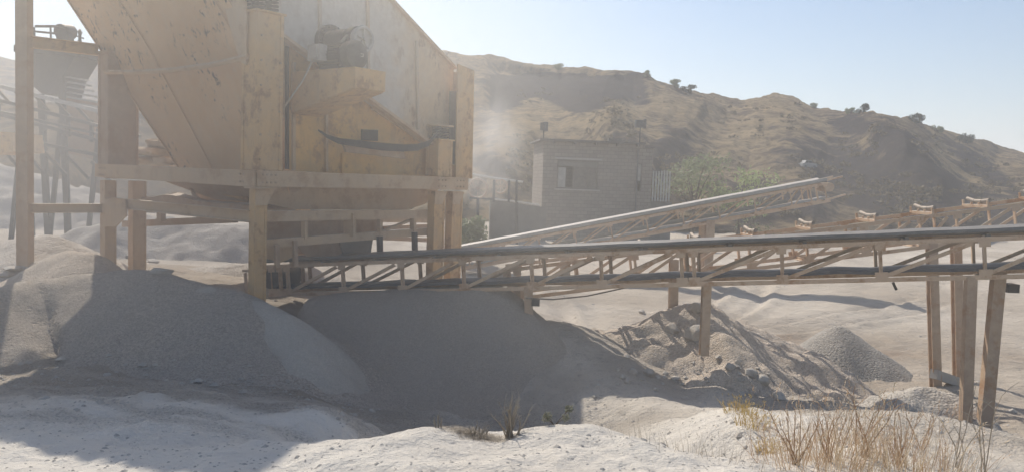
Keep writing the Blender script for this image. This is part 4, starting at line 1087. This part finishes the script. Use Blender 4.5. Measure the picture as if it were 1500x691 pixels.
# ------------------------------------------------------------------ trees and bushes
def leaf_crown(clumps, n, size, flat=.6, seed=0):
    rg = np.random.default_rng(seed); vs = []; fs = []
    w = np.array([c[3] ** 2 for c in clumps]); w = w / w.sum()
    for k in rg.choice(len(clumps), n, p=w):
        x, y, z, r = clumps[k]
        d = rg.normal(size=3); d /= np.linalg.norm(d); rad = r * rg.uniform(.25, 1.05) ** .6
        p = np.array([x, y, z]) + d * rad * np.array([1, 1, flat])
        a = rg.normal(size=3); a /= np.linalg.norm(a); b = np.cross(a, rg.normal(size=3)); b /= np.linalg.norm(b)
        s = size * rg.uniform(.6, 1.4); o = len(vs)
        vs += [p - a * s, p + b * s * .45, p + a * s, p - b * s * .45]; fs.append((o, o + 1, o + 2, o + 3))
    return vs, fs
def tree(name, base, h, w, mat, label, group, nl=900, leaf=.16, seed=0, trunk=.12, bushy=False, flat=.7):
    rg = random.Random(seed); b = Vector(base)
    g = thing(name, label, 'bush' if bushy else 'tree', b, 0, group)
    mb = MB(); clumps = []
    nl_ = 9 if not bushy else 7
    th = h * (.35 if not bushy else .12)
    mb.tube([(0, 0, -.3), (.03 * h, 0, th * .6), (.02 * h, .02 * h, th)], [trunk * 1.2, trunk * .9, trunk * .75], 8)
    for i in range(nl_):
        an = 2 * math.pi * i / nl_ + rg.uniform(-.4, .4); rr = w * .5 * rg.uniform(.25, .85); zz = h * rg.uniform(.45, .93) if not bushy else h * rg.uniform(.25, .85)
        e = Vector((rr * math.cos(an), rr * math.sin(an), zz)); s = Vector((.02 * h, .02 * h, th * .95))
        mb.tube([s, s.lerp(e, .5) + Vector((0, 0, .06 * h)), e], [trunk * .5, trunk * .3, trunk * .1], 6)
        clumps.append((e.x, e.y, e.z, w * rg.uniform(.16, .27)))
        e2 = e + Vector((rg.uniform(-.2, .2) * w, rg.uniform(-.2, .2) * w, rg.uniform(-.12, .1) * h)); clumps.append((e2.x, e2.y, e2.z, w * rg.uniform(.1, .2)))
        mb.tube([e, e2], [trunk * .12, trunk * .05], 5)
    mb.build('trunk', 'bark', g, True)
    v, f = leaf_crown(clumps, nl, leaf, flat, seed)
    MB().add(v, f).build('crown', mat, g)
    return g
p = at(1012, 352, 52); tree('broadleaf_tree', (p.x, p.y, 0), 5.3, 4.6, 'leaf dull', 'dull green loose tree nearest the slatted gate', 'trees behind the pale belted conveyor', 1500, .13, 3)
p = at(1078, 352, 51); tree('broadleaf_tree', (p.x, p.y, 0), 4.6, 4.8, 'leaf fresh', 'bright yellow green tree with airy crown over the pale belted conveyor', 'trees behind the pale belted conveyor', 1500, .12, 5)
p = at(1105, 350, 49); tree('bare_bush', (p.x, p.y, 0), 2.6, 2.8, 'leaf dull', 'thin half bare bush under the bright green tree', None, 160, .1, 9, .06, True)
p = at(688, 352, 31); tree('broadleaf_bush', (p.x, p.y, 0), 2.0, 2.1, 'leaf dull', 'green bush growing behind the far machine leg', None, 2300, .085, 7, .06, True, .9)
def hill_point(px, py):
    dg = bpy.context.evaluated_depsgraph_get()
    ho = bpy.data.objects['hill']
    ok, loc_, nor, _ = ho.ray_cast(EYE, ray(px, py).normalized())
    return loc_ if ok else at(px, py, 130)
bpy.context.view_layer.update()
hill_trees = [(818, 100, 2.0, 'pale bush on the crest above the dark scarp', 'leaf dull', 1), (948, 110, 1.6, 'tiny shrub at the end of the dark scarp', 'leaf dull', 1), (988, 126, 2.2, 'small upright tree standing alone on the skyline near a rounder bush', 'leaf dull', 0), (1008, 135, 2.7, 'rounded green bush casting a dark shadow just below the crest', 'leaf dark', 1), (1193, 156, 1.6, 'low bush past the rounded hump of the crest', 'leaf dull', 1), (1246, 164, 1.8, 'thin little shrub beside the broad skyline tree', 'leaf dull', 1), (1264, 164, 2.3, 'broad dark tree on the crest above the shaded ravine', 'leaf dark', 0), (1342, 180, 2.6, 'flat topped bush on the falling crest past the ravine', 'leaf dark', 1), (1374, 191, 2.2, 'pale scrubby bush between two darker ones on the falling crest', 'leaf dull', 1), (1417, 208, 3.0, 'large dark round bush on the lower end of the crest', 'leaf dark', 1)]
def round_bush(name, base, h, w, mat, label, group, seed):
    rg = random.Random(seed); g = thing(name, label, 'bush' if name == 'hill_bush' else 'tree', base, 0, group)
    mb = MB(); cl_ = []; zc0 = h * (.5 if name == 'hill_tree' else .45)
    for i in range(11):
        a = rg.uniform(0, 6.28); r = w * .5 * math.sqrt(rg.random()) * .8; z = zc0 + rg.uniform(-.3, .32) * h * math.sqrt(max(.05, 1 - (r / (w * .5)) ** 2))
        e = Vector((r * math.cos(a), r * math.sin(a), z)); cl_.append((*e, w * rg.uniform(.13, .22)))
        mb.tube([(0, 0, -.4), (0, 0, h * .15), e * .6 + Vector((0, 0, .1 * h)), e], [.05 * h, .045 * h, .02 * h, .006 * h], 5)
    mb.build('trunk', 'bark', g, True); v, f = leaf_crown(cl_, 1500, h * .05, .85, seed); MB().add(v, f).build('crown', mat, g)
for i, (px, py, h, lab, mat, bushy) in enumerate(hill_trees):
    p = hill_point(px, py + 3)
    if (p - EYE).length < 90: p = at(px, py + 3, float(np.interp(px, hill_px, hill_R1)) - 6)
    p = p - Vector((0, 0, .15))
    round_bush('hill_bush' if bushy else 'hill_tree', p, h, h * (1.3 if bushy else 1.1), mat, lab, 'trees and bushes along the hill crest', 20 + i)
for i, (px, py, d, h, lab) in enumerate(((870, 148, 160, 2.2, 'dark bush on the slope just under the dark scarp'), (980, 172, 120, 2.0, 'round dark scrub in the gully right of the floodlight'), (872, 175, 128, 1.6, 'dull scrub bush on the pale slope above the roof'), (1248, 212, 120, 1.8, 'dark scrub bush below the shaded ravine'))):
    pass

# pale car on the hillside
bpy.context.view_layer.update()
p = hill_point(1183, 247)
k = (p - EYE).length / 1177
car = thing('parked_car', 'small white car parked on the slope of the dry hill', 'car', p, .25)
Lc = 23 * k; Hc = 11 * k; Wc = Lc * .42
def cs(poly, y0, y1):
    mb = MB(); n_ = len(poly)
    mb.add([(x * Lc, y0 * Wc, z * Hc) for x, z in poly] + [(x * Lc, y1 * Wc, z * Hc) for x, z in poly], [tuple(range(n_)), tuple(range(n_, 2 * n_))[::-1]] + [(i, n_ + i, n_ + (i + 1) % n_, (i + 1) % n_) for i in range(n_)]); return mb
cs([(-.5, .2), (.5, .2), (.5, .55), (.42, .62), (.22, .66), (.1, 1.0), (-.25, 1.0), (-.36, .66), (-.48, .6)], -.5, .5).build('body', 'white car paint', car)
cs([(.19, .68), (.09, .96), (-.08, .96), (-.08, .68)], -.505, -.502).build('side_window', 'glass dark', car)
cs([(-.1, .68), (-.1, .96), (-.23, .96), (-.33, .68)], -.505, -.502).build('side_window', 'glass dark', car)
for x in (-.3, .31):
    MB().cyl((x * Lc, -.52 * Wc, .2 * Hc), (x * Lc, -.36 * Wc, .2 * Hc), .2 * Hc, 16).build('wheel', 'rubber', car, True)
    MB().cyl((x * Lc, .36 * Wc, .2 * Hc), (x * Lc, .52 * Wc, .2 * Hc), .2 * Hc, 16).build('wheel', 'rubber', car, True)

def scrub():
    ho = bpy.data.objects['hill']; rg = np.random.default_rng(8); vs = []; fs = []
    for i in range(1500):
        px = rg.uniform(560, 1540); y0 = float(np.interp(px, hill_px, hill_yr)); py = rg.uniform(y0 + 5, 330)
        if fbm(np.array([px / 60]), np.array([py / 35]), 3, 88)[0] < -.05: continue
        ok, l, nr, _ = ho.ray_cast(EYE, ray(px, py).normalized())
        if not ok: continue
        s = rg.uniform(.25, .8) * (1.3 if rg.random() < .1 else 1)
        cl = [(l.x + rg.normal() * s * .4, l.y + rg.normal() * s * .4, l.z + s * .3, s * .6) for _ in range(3)]
        v, f = leaf_crown(cl, 26, s * .3, .7, i); o = len(vs); vs += v; fs += [tuple(k + o for k in q) for q in f]
    o = MB().add(vs, fs).build('scrub', 'scrub'); o['kind'] = 'stuff'; o['label'] = 'low dark scrub dotted over the dry hillside'; o['category'] = 'scrub'
leaf_mat('scrub', (.11, .09, .05), (.17, .135, .08))
scrub()

# ------------------------------------------------------------------ stones
def rock(px, py, d, size, label, group=None, name='boulder', seed=0, flat=.75, sink=.25):
    p = surf(px, py)
    rg = np.random.default_rng(seed + 100); import bmesh
    bm = bmesh.new()
    for _ in range(26):
        v = rg.normal(size=3); v /= np.linalg.norm(v); v *= rg.uniform(.8, 1.05); bm.verts.new(v * np.array([1, .85, flat]) * size)
    res_ = bmesh.ops.convex_hull(bm, input=bm.verts)
    bmesh.ops.delete(bm, geom=[g_ for g_ in res_['geom_interior'] if isinstance(g_, bmesh.types.BMVert)], context='VERTS')
    bmesh.ops.bevel(bm, geom=list(bm.edges), offset=size * .06, segments=1, affect='EDGES')
    me = bpy.data.meshes.new(name); bm.to_mesh(me); bm.free(); me.materials.append(M['rock'])
    o = bpy.data.objects.new(name, me); COL.objects.link(o)
    o.location = (p.x, p.y, p.z + size * flat * (.35 - sink)); o.rotation_euler = (0, 0, rg.uniform(0, 6))
    tag(o, label, 'boulder' if name == 'boulder' else 'stone', group); return o
GB = 'pale boulders round the white hollow'
for i, a in enumerate([(950, 548, 11.6, .12, 'pale round boulder at the foot of the gullied rubble mound'), (926, 545, 11.7, .10, 'pale boulder touching the stones at the foot of the rubble mound'), (989, 555, 11.9, .10, 'dark sided boulder on the edge of the white hollow'), (1070, 538, 12.3, .10, 'small white topped boulder in the shadow below the conveyor leg'), (1101, 548, 11.9, .13, 'squarish boulder directly above the white hollow'), (1117, 557, 11.8, .13, 'rounded boulder beside the squarish one near the white hollow'), (1142, 583, 10.8, .15, 'low grey boulder half buried on the white bank')]):
    rock(*a[:4], a[4], GB, seed=i)
for i, (px, py, d, s, lab) in enumerate([(1018, 490, 12.0, .24, 'big pale block of rubble beside the conveyor leg'), (985, 482, 12.2, .14, 'pale crusted block on top of the rubble mound'), (1022, 452, 12.7, .16, 'dark lump on the mound crest behind the conveyor leg'), (940, 458, 12.9, .14, 'flat slab poking from the mound towards the wheel tracks')]):
    rock(px, py, d, s, lab, 'rubble blocks on the mound', 'rubble_block', 40 + i, .8)
for i, (px, py, d, s, lab) in enumerate([(192, 376, 13.3, .24, 'pale slab leaning against the square column foot'), (222, 384, 13.2, .26, 'broken pale slab next in line from the column foot'), (236, 398, 12.9, .2, 'low broken slab at the top of the gravel slope'), (20, 395, 13.0, .2, 'dark edged slab beside the thin pole'), (8, 402, 12.8, .18, 'flat stone low on the heap by the thin pole')]):
    rock(px, py, d, s, lab, 'broken slabs on the gravel crest', 'stone_slab', 60 + i, .4)
sm = [(905, 541), (912, 552), (920, 560), (940, 556), (963, 553), (975, 548), (1000, 563), (1110, 540), (1125, 548), (1085, 556), (1080, 530), (960, 570)]
for i, (px, py) in enumerate(sm):
    rock(px, py, 11.6 + random.uniform(-.1, .4), random.uniform(.035, .075), 'small pale stone among those scattered along the white hollow', 'small stones along the white hollow', 'stone', 80 + i)

# loose pebbles over the near ground
def pebbles():
    vs = []; fs = []
    base = [(-1, -.6, 0), (.2, -1, .1), (1, -.3, 0), (.7, .8, 0), (-.5, .9, .05), (-.2, -.1, .8), (.4, .2, .7)]
    bf = [(0, 1, 5), (1, 2, 6), (1, 6, 5), (2, 3, 6), (3, 4, 6), (4, 5, 6), (4, 0, 5)]
    N = 7500
    az = np.radians(rng.uniform(-36, 36, N)); r = 3.6 * (34 / 3.6) ** rng.uniform(0, 1, N)
    x = r * np.sin(az); y = r * np.cos(az); z = ground_h(x, y)
    keep = fbm(x * .7, y * .7, 3, 19) > -.15
    for i in np.nonzero(keep)[0]:
        s = .006 * r[i] ** .6 * rng.pareto(3.2) * .55 + .0035 * r[i] ** .4
        s = min(s, .075); a = rng.uniform(0, 6.28); c, q_ = math.cos(a), math.sin(a); o = len(vs)
        for p in base: vs.append((x[i] + s * (p[0] * c - p[1] * q_), y[i] + s * (p[0] * q_ + p[1] * c), z[i] + s * (p[2] * .8 - .15)))
        fs += [tuple(k + o for k in f) for f in bf]
    for i in range(900):
        k = rng.random()
        if k < .55: px = rng.uniform(-40, 560); py = np.interp(px, [-40, 0, 200, 360, 450, 560], [540, 540, 546, 562, 580, 612]) + rng.normal() * 13
        elif k < .8: px = rng.uniform(860, 1180); py = np.interp(px, [860, 950, 1050, 1180], [585, 552, 545, 560]) + rng.normal() * 16
        else: px = rng.uniform(1000, 1420); py = rng.uniform(585, 665)
        p = surf(px, py); r_d = (p - EYE).length; s = min(.008 + .012 * rng.pareto(2.6), .06) * (r_d / 10) ** .7; a = rng.uniform(0, 6.28); c, q_ = math.cos(a), math.sin(a); o = len(vs)
        for b3 in base: vs.append((p.x + s * (b3[0] * c - b3[1] * q_), p.y + s * (b3[0] * q_ + b3[1] * c), p.z + s * (b3[2] * .8 - .1)))
        fs += [tuple(k2 + o for k2 in f) for f in bf]
    o = MB().add(vs, fs).build('pebbles', 'rock'); o['kind'] = 'stuff'; o['label'] = 'loose pebbles scattered over the dusty ground'; o['category'] = 'pebbles'
pebbles()

# ------------------------------------------------------------------ dry plants
def blade(vs, fs, p, d, L, w, bend, rg, seg=4):
    side = Vector((-d.y, d.x, 0)).normalized() if abs(d.z) < .999 else Vector((1, 0, 0)); a = rg.uniform(0, 3.14)
    side = (side * math.cos(a) + Vector((d.x, d.y, 0)).normalized() * math.sin(a)) if Vector((d.x, d.y)).length > 1e-4 else Vector((math.cos(a), math.sin(a), 0))
    o = len(vs); c = Vector(p); dr = Vector(d)
    for i in range(seg + 1):
        k = i / seg; ww = w * (1 - .85 * k)
        vs.append(c - side * ww); vs.append(c + side * ww)
        dr = (dr + bend * (1 / seg)).normalized(); c = c + dr * (L / seg)
    for i in range(seg): fs.append((o + 2 * i, o + 2 * i + 1, o + 2 * i + 3, o + 2 * i + 2))
    return c, dr
def grass_clump(px, py, d, h, rad, n, mat, label, name='dry_grass', group=None, seed=0, heads=.4, w=.0028, lean=(0, 0, 0)):
    rg = random.Random(seed); b = at(px, py, d); b.z = Gz(b.x, b.y)
    vs = []; fs = []
    for i in range(n):
        a = rg.uniform(0, 6.28); r = rad * math.sqrt(rg.random())
        x, y = r * math.cos(a), r * math.sin(a)
        z = Gz(b.x + x, b.y + y) - b.z if rad > .25 else 0
        out = Vector((x, y, 0)) / max(rad, .01)
        dr = (Vector((rg.gauss(0, .16), rg.gauss(0, .16), 1)) + out * .28 + Vector(lean)).normalized()
        L = h * rg.uniform(.35, 1.05)
        tip, td = blade(vs, fs, (x, y, z - .02), dr, L, w * rg.uniform(.7, 1.3), Vector((rg.gauss(0, .25), rg.gauss(0, .25), -.25 * rg.random())) + out * .15, rg)
        if rg.random() < heads:
            for k in range(5):
                q_ = tip - td * (k * .018 * h * 2); dd_ = (td + Vector((rg.gauss(0, .5), rg.gauss(0, .5), .1))).normalized()
                blade(vs, fs, q_, dd_, .05 * h, w * 1.6, Vector((0, 0, -.3)), rg, 2)
    o = MB().add(vs, fs).build(name, mat); o.location = b
    tag(o, label, 'dry grass', group); return o
GG = 'dry grass clumps on the bank below the conveyor legs'
cl = [(1180, 700, 5.6, .46, .42, 150, 'straw brown', 'brown seed headed grass clump beside the shaded gully on the bank'), (1230, 700, 5.5, .42, .45, 190, 'straw', 'thick straw coloured grass clump next to the brown one on the bank'), (1290, 700, 5.6, .46, .5, 210, 'straw', 'dense golden grass clump in the middle of the bank'), (1345, 698, 5.8, .42, .42, 150, 'straw brown', 'rusty brown grass clump between the golden one and the conveyor legs'), (1270, 660, 6.6, .42, .45, 130, 'straw grey', 'pale thin grass clump behind the golden one'), (1395, 700, 6.0, .34, .25, 70, 'straw grey', 'sparse bleached grass right at the foot of the splayed legs'), (1205, 655, 6.6, .33, .28, 70, 'straw brown', 'thin leaning brown grass tuft higher on the bank'), (1315, 640, 7.4, .4, .3, 70, 'straw grey', 'wispy pale grass tuft in front of the crusted rubble mound')]
for i, a in enumerate(cl): grass_clump(*a, group=GG, seed=i)
for i, a in enumerate([(1083, 622, 8.2, .16, .16, 110, 'yellow weed', 'yellow weed tuft on the white bank nearest the grey hollow'), (1103, 636, 7.6, .15, .18, 120, 'yellow weed', 'middle yellow weed tuft on the white bank'), (1132, 648, 7.1, .13, .15, 110, 'yellow weed', 'yellow weed tuft closest to the brown grass')]):
    grass_clump(*a, name='yellow_weed', group='yellow weeds on the white bank', seed=40 + i, heads=.9, w=.004)
grass_clump(985, 690, 5.3, .2, .5, 60, 'straw grey', 'bleached grass wisps hanging over the shaded gully', seed=60, heads=.1, w=.0018)
grass_clump(1060, 690, 5.2, .22, .4, 60, 'straw grey', 'bleached grass wisps in the bottom of the shaded gully', seed=61, heads=.1, w=.0018)

def dry_weed(px, py, d, h, n, label, mat='straw grey', seed=0, spread=.5, name='dry_weed', group=None):
    rg = random.Random(seed); b = at(px, py, d); b.z = Gz(b.x, b.y) - .01
    mb = MB()
    for i in range(n):
        a = rg.uniform(0, 6.28); sp = spread * rg.random(); dr = Vector((math.cos(a) * sp, math.sin(a) * sp, 1)).normalized()
        L = h * rg.uniform(.45, 1); p = Vector((rg.gauss(0, .02), rg.gauss(0, .02), 0)); pts = [p]
        for k in range(5):
            dr = (dr + Vector((rg.gauss(0, .12), rg.gauss(0, .12), -.03))).normalized(); p = p + dr * L / 5; pts.append(p)
            if k > 1 and rg.random() < .7:
                e = p + (dr + Vector((rg.gauss(0, .7), rg.gauss(0, .7), .1))).normalized() * L * .2; mb.tube([p, (p + e) / 2 + Vector((0, 0, .01)), e], [.003, .0024, .0015], 4)
        mb.tube(pts, [.005, .0047, .0042, .0036, .0028, .0015], 5)
    o = mb.build(name, mat); o.location = b; tag(o, label, 'dry weed', group)
dry_weed(748, 632, 5.4, .34, 24, 'tall dead grey weed on the white crest against the dark pile', seed=2, spread=.45)
dry_weed(700, 634, 5.4, .13, 14, 'short dead weed stems rising from the straw mat on the white crest', seed=3, spread=.9)
dry_weed(641, 630, 5.4, .10, 6, 'stubby dead weed at the near end of the straw mat', seed=4, spread=.4)
dry_weed(1402, 690, 6.3, .75, 5, 'tall bare curling weed against the splayed conveyor leg', seed=6, spread=.35)
dry_weed(1440, 700, 6.2, .8, 4, 'bare pale stalk crossing the heavier conveyor leg', seed=7, spread=.3)
dry_weed(1350, 640, 7.0, .55, 6, 'brown branching weed in front of the rubble mound', 'straw brown', seed=8, spread=.6)
for i, (px, py, d, h, lab) in enumerate([(1165, 695, 5.6, .48, 'rust brown branching stalks leaning over the shaded gully'), (1215, 690, 5.7, .5, 'rust brown stalks rising through the thick straw coloured grass'), (1262, 690, 5.8, .54, 'tall brown stalks between the straw coloured and the golden grass'), (1318, 690, 5.9, .46, 'brown stalks at the edge of the golden grass nearest the legs')]):
    dry_weed(px, py, d, h, 9, lab, 'straw brown', 30 + i, .5, group='brown stalks in the grass on the bank')
# straw mat on the crest
def straw_mat():
    rg = random.Random(77); b = at(698, 636, 5.4); b.z = Gz(b.x, b.y)
    vs = []; fs = []
    for i in range(1500):
        x = rg.gauss(0, .12); y = rg.gauss(0, .07); 
        if abs(x) > .27: continue
        hh = .055 * math.exp(-(x / .2) ** 2 - (y / .1) ** 2); z = Gz(b.x + x, b.y + y) - b.z + rg.uniform(0, hh)
        a = rg.uniform(0, 6.28); blade(vs, fs, (x, y, z), Vector((math.cos(a), math.sin(a), rg.uniform(-.2, .6))).normalized(), rg.uniform(.04, .09), .0022, Vector((rg.gauss(0, .7), rg.gauss(0, .7), -.8)), rg, 3)
    o = MB().add(vs, fs).build('straw_mat', 'straw grey'); o.location = b; tag(o, 'flat tangled mat of dead straw lying on the white crest', 'dead plant')
straw_mat()
def green_weed():
    b = at(812, 623, 5.6); b.z = Gz(b.x, b.y)
    g = thing('green_weed', 'small dusty green weed on the white crest beside the dead one', 'weed', b, 0)
    mb = MB(); rg = random.Random(4); cl_ = []
    for i in range(7):
        e = Vector((rg.uniform(-.1, .12), rg.uniform(-.06, .06), rg.uniform(.04, .12))); mb.tube([(0, 0, -.01), e * .6, e], [.003, .002, .001], 5); cl_.append((*e, .032))
    mb.build('stem', 'bark', g); v, f = leaf_crown(cl_, 300, .011, .9, 4); MB().add(v, f).build('foliage', 'leaf dusty', g)
green_weed()

# ------------------------------------------------------------------ air
def volume(name, dens, col, aniso):
    m_ = bpy.data.materials.new(name); m_.use_nodes = True; n_ = m_.node_tree.nodes
    for x in list(n_): 
        if x.type == 'BSDF_PRINCIPLED': n_.remove(x)
    v = n_.new('ShaderNodeVolumePrincipled'); v.inputs['Density'].default_value = dens; v.inputs['Color'].default_value = (*col, 1); v.inputs['Anisotropy'].default_value = aniso
    m_.node_tree.links.new(v.outputs[0], n_['Material Output'].inputs['Volume']); M[name] = m_
HAZE = .0009
volume('haze air', HAZE, (.93, .95, 1.0), .35)
def dust_volume(name, dens, col, aniso, nscale, lo_, hi_):
    m_ = bpy.data.materials.new(name); m_.use_nodes = True; nt = m_.node_tree; n_ = nt.nodes
    for x in list(n_):
        if x.type == 'BSDF_PRINCIPLED': n_.remove(x)
    v = n_.new('ShaderNodeVolumePrincipled'); v.inputs['Color'].default_value = (*col, 1); v.inputs['Anisotropy'].default_value = aniso
    tc = n_.new('ShaderNodeTexCoord'); ln = n_.new('ShaderNodeVectorMath'); ln.operation = 'LENGTH'; nt.links.new(tc.outputs['Object'], ln.inputs[0])
    mr = n_.new('ShaderNodeMapRange'); mr.interpolation_type = 'SMOOTHSTEP'
    for k, q_ in zip(('From Min', 'From Max', 'To Min', 'To Max'), (.25, .98, dens, 0)): mr.inputs[k].default_value = q_
    nt.links.new(ln.outputs['Value'], mr.inputs['Value'])
    no = n_.new('ShaderNodeTexNoise'); no.inputs['Scale'].default_value = nscale; no.inputs['Detail'].default_value = 3; nt.links.new(tc.outputs['Object'], no.inputs['Vector'])
    m2 = n_.new('ShaderNodeMapRange')
    for k, q_ in zip(('From Min', 'From Max', 'To Min', 'To Max'), (lo_, hi_, .25, 1.6)): m2.inputs[k].default_value = q_
    nt.links.new(no.outputs['Fac'], m2.inputs['Value'])
    mu = n_.new('ShaderNodeMath'); mu.operation = 'MULTIPLY'; nt.links.new(mr.outputs[0], mu.inputs[0]); nt.links.new(m2.outputs[0], mu.inputs[1])
    nt.links.new(mu.outputs[0], v.inputs['Density']); nt.links.new(v.outputs[0], n_['Material Output'].inputs['Volume']); M[name] = m_
dust_volume('dust air', .044, (.97, .93, .87), .5, 1.6, .35, .65)
dust_volume('dust thick air', .020, (.86, .85, .84), .2, 2.0, .35, .65)
dust_volume('dust plume air', .16, (.93, .92, .91), .2, 2.2, .40, .62)
o = MB().box((-1800, -60, -3), (1900, 3600, 78)).build('haze', 'haze air'); o['kind'] = 'stuff'; o['label'] = 'thin pale haze in the air'; o['category'] = 'haze'
def cloud(c, r, mat, label):
    v, f = lumpy(1, 1, 1, 3, 12, .0, 1.0)
    o = MB().add(v, f).build('dust_cloud', mat, None, True); o.location = c; o.scale = r
    o['kind'] = 'stuff'; o['label'] = label; o['category'] = 'dust'
cloud((-3.9, 11.0, 4.2), (7.0, 8.8, 6.2), 'dust air', 'drifting dust around the screening machine')
dust_volume('added veil air', .014, (.97, .94, .89), .5, 1.8, .35, .65)  # thin veil added to lift the shadows round the conveyors
cloud((4.5, 12.0, 2.6), (11.5, 9.5, 5.2), 'added veil air', 'faint added veil over the conveyors and yard lifting the shadows')
cloud((-18, 28, 2.5), (12, 8.5, 8), 'dust thick air', 'thick dust hanging behind the machine frame')

pp_ = at(712, 215, 27); cloud(tuple(pp_), (1.7, 2.4, 2.6), 'dust plume air', 'grey dust plume rising beyond the tall discharge plate')

# ------------------------------------------------------------------ light
SUN_AZ, SUN_EL = -26.0, 44.0
w = bpy.data.worlds.new('World'); scene.world = w; w.use_nodes = True
sky = w.node_tree.nodes.new('ShaderNodeTexSky'); sky.sky_type = 'NISHITA'; sky.sun_disc = False
sky.sun_elevation = R(SUN_EL); sky.sun_rotation = R(SUN_AZ); sky.air_density = 1.1; sky.dust_density = 1.3; sky.ozone_density = 2.8; sky.altitude = 300
bg = w.node_tree.nodes['Background']; bg.inputs['Strength'].default_value = .082
w.node_tree.links.new(sky.outputs[0], bg.inputs[0])
sl = bpy.data.lights.new('sun', 'SUN'); sl.energy = 3.6; sl.angle = R(.55); sl.color = (1, .935, .83)
so = bpy.data.objects.new('sun', sl); COL.objects.link(so)
sd = Vector((math.sin(R(SUN_AZ)) * math.cos(R(SUN_EL)), math.cos(R(SUN_AZ)) * math.cos(R(SUN_EL)), math.sin(R(SUN_EL))))
so.rotation_euler = sd.to_track_quat('Z', 'Y').to_euler(); so.location = (0, 0, 30)

vs_ = scene.view_settings; vs_.view_transform = 'Standard'; vs_.look = 'None'; vs_.exposure = 0.56; vs_.gamma = 1.0
try: vs_.use_curve_mapping = False
except Exception: pass
cy = scene.cycles
cy.use_denoising = True
try: cy.denoiser = 'OPENIMAGEDENOISE'
except Exception: pass
cy.max_bounces = 8; cy.diffuse_bounces = 4; cy.glossy_bounces = 2; cy.transmission_bounces = 2; cy.volume_bounces = 3; cy.transparent_max_bounces = 12
cy.volume_step_rate = 2.0; cy.volume_max_steps = 96
cy.use_adaptive_sampling = True; cy.adaptive_threshold = .02
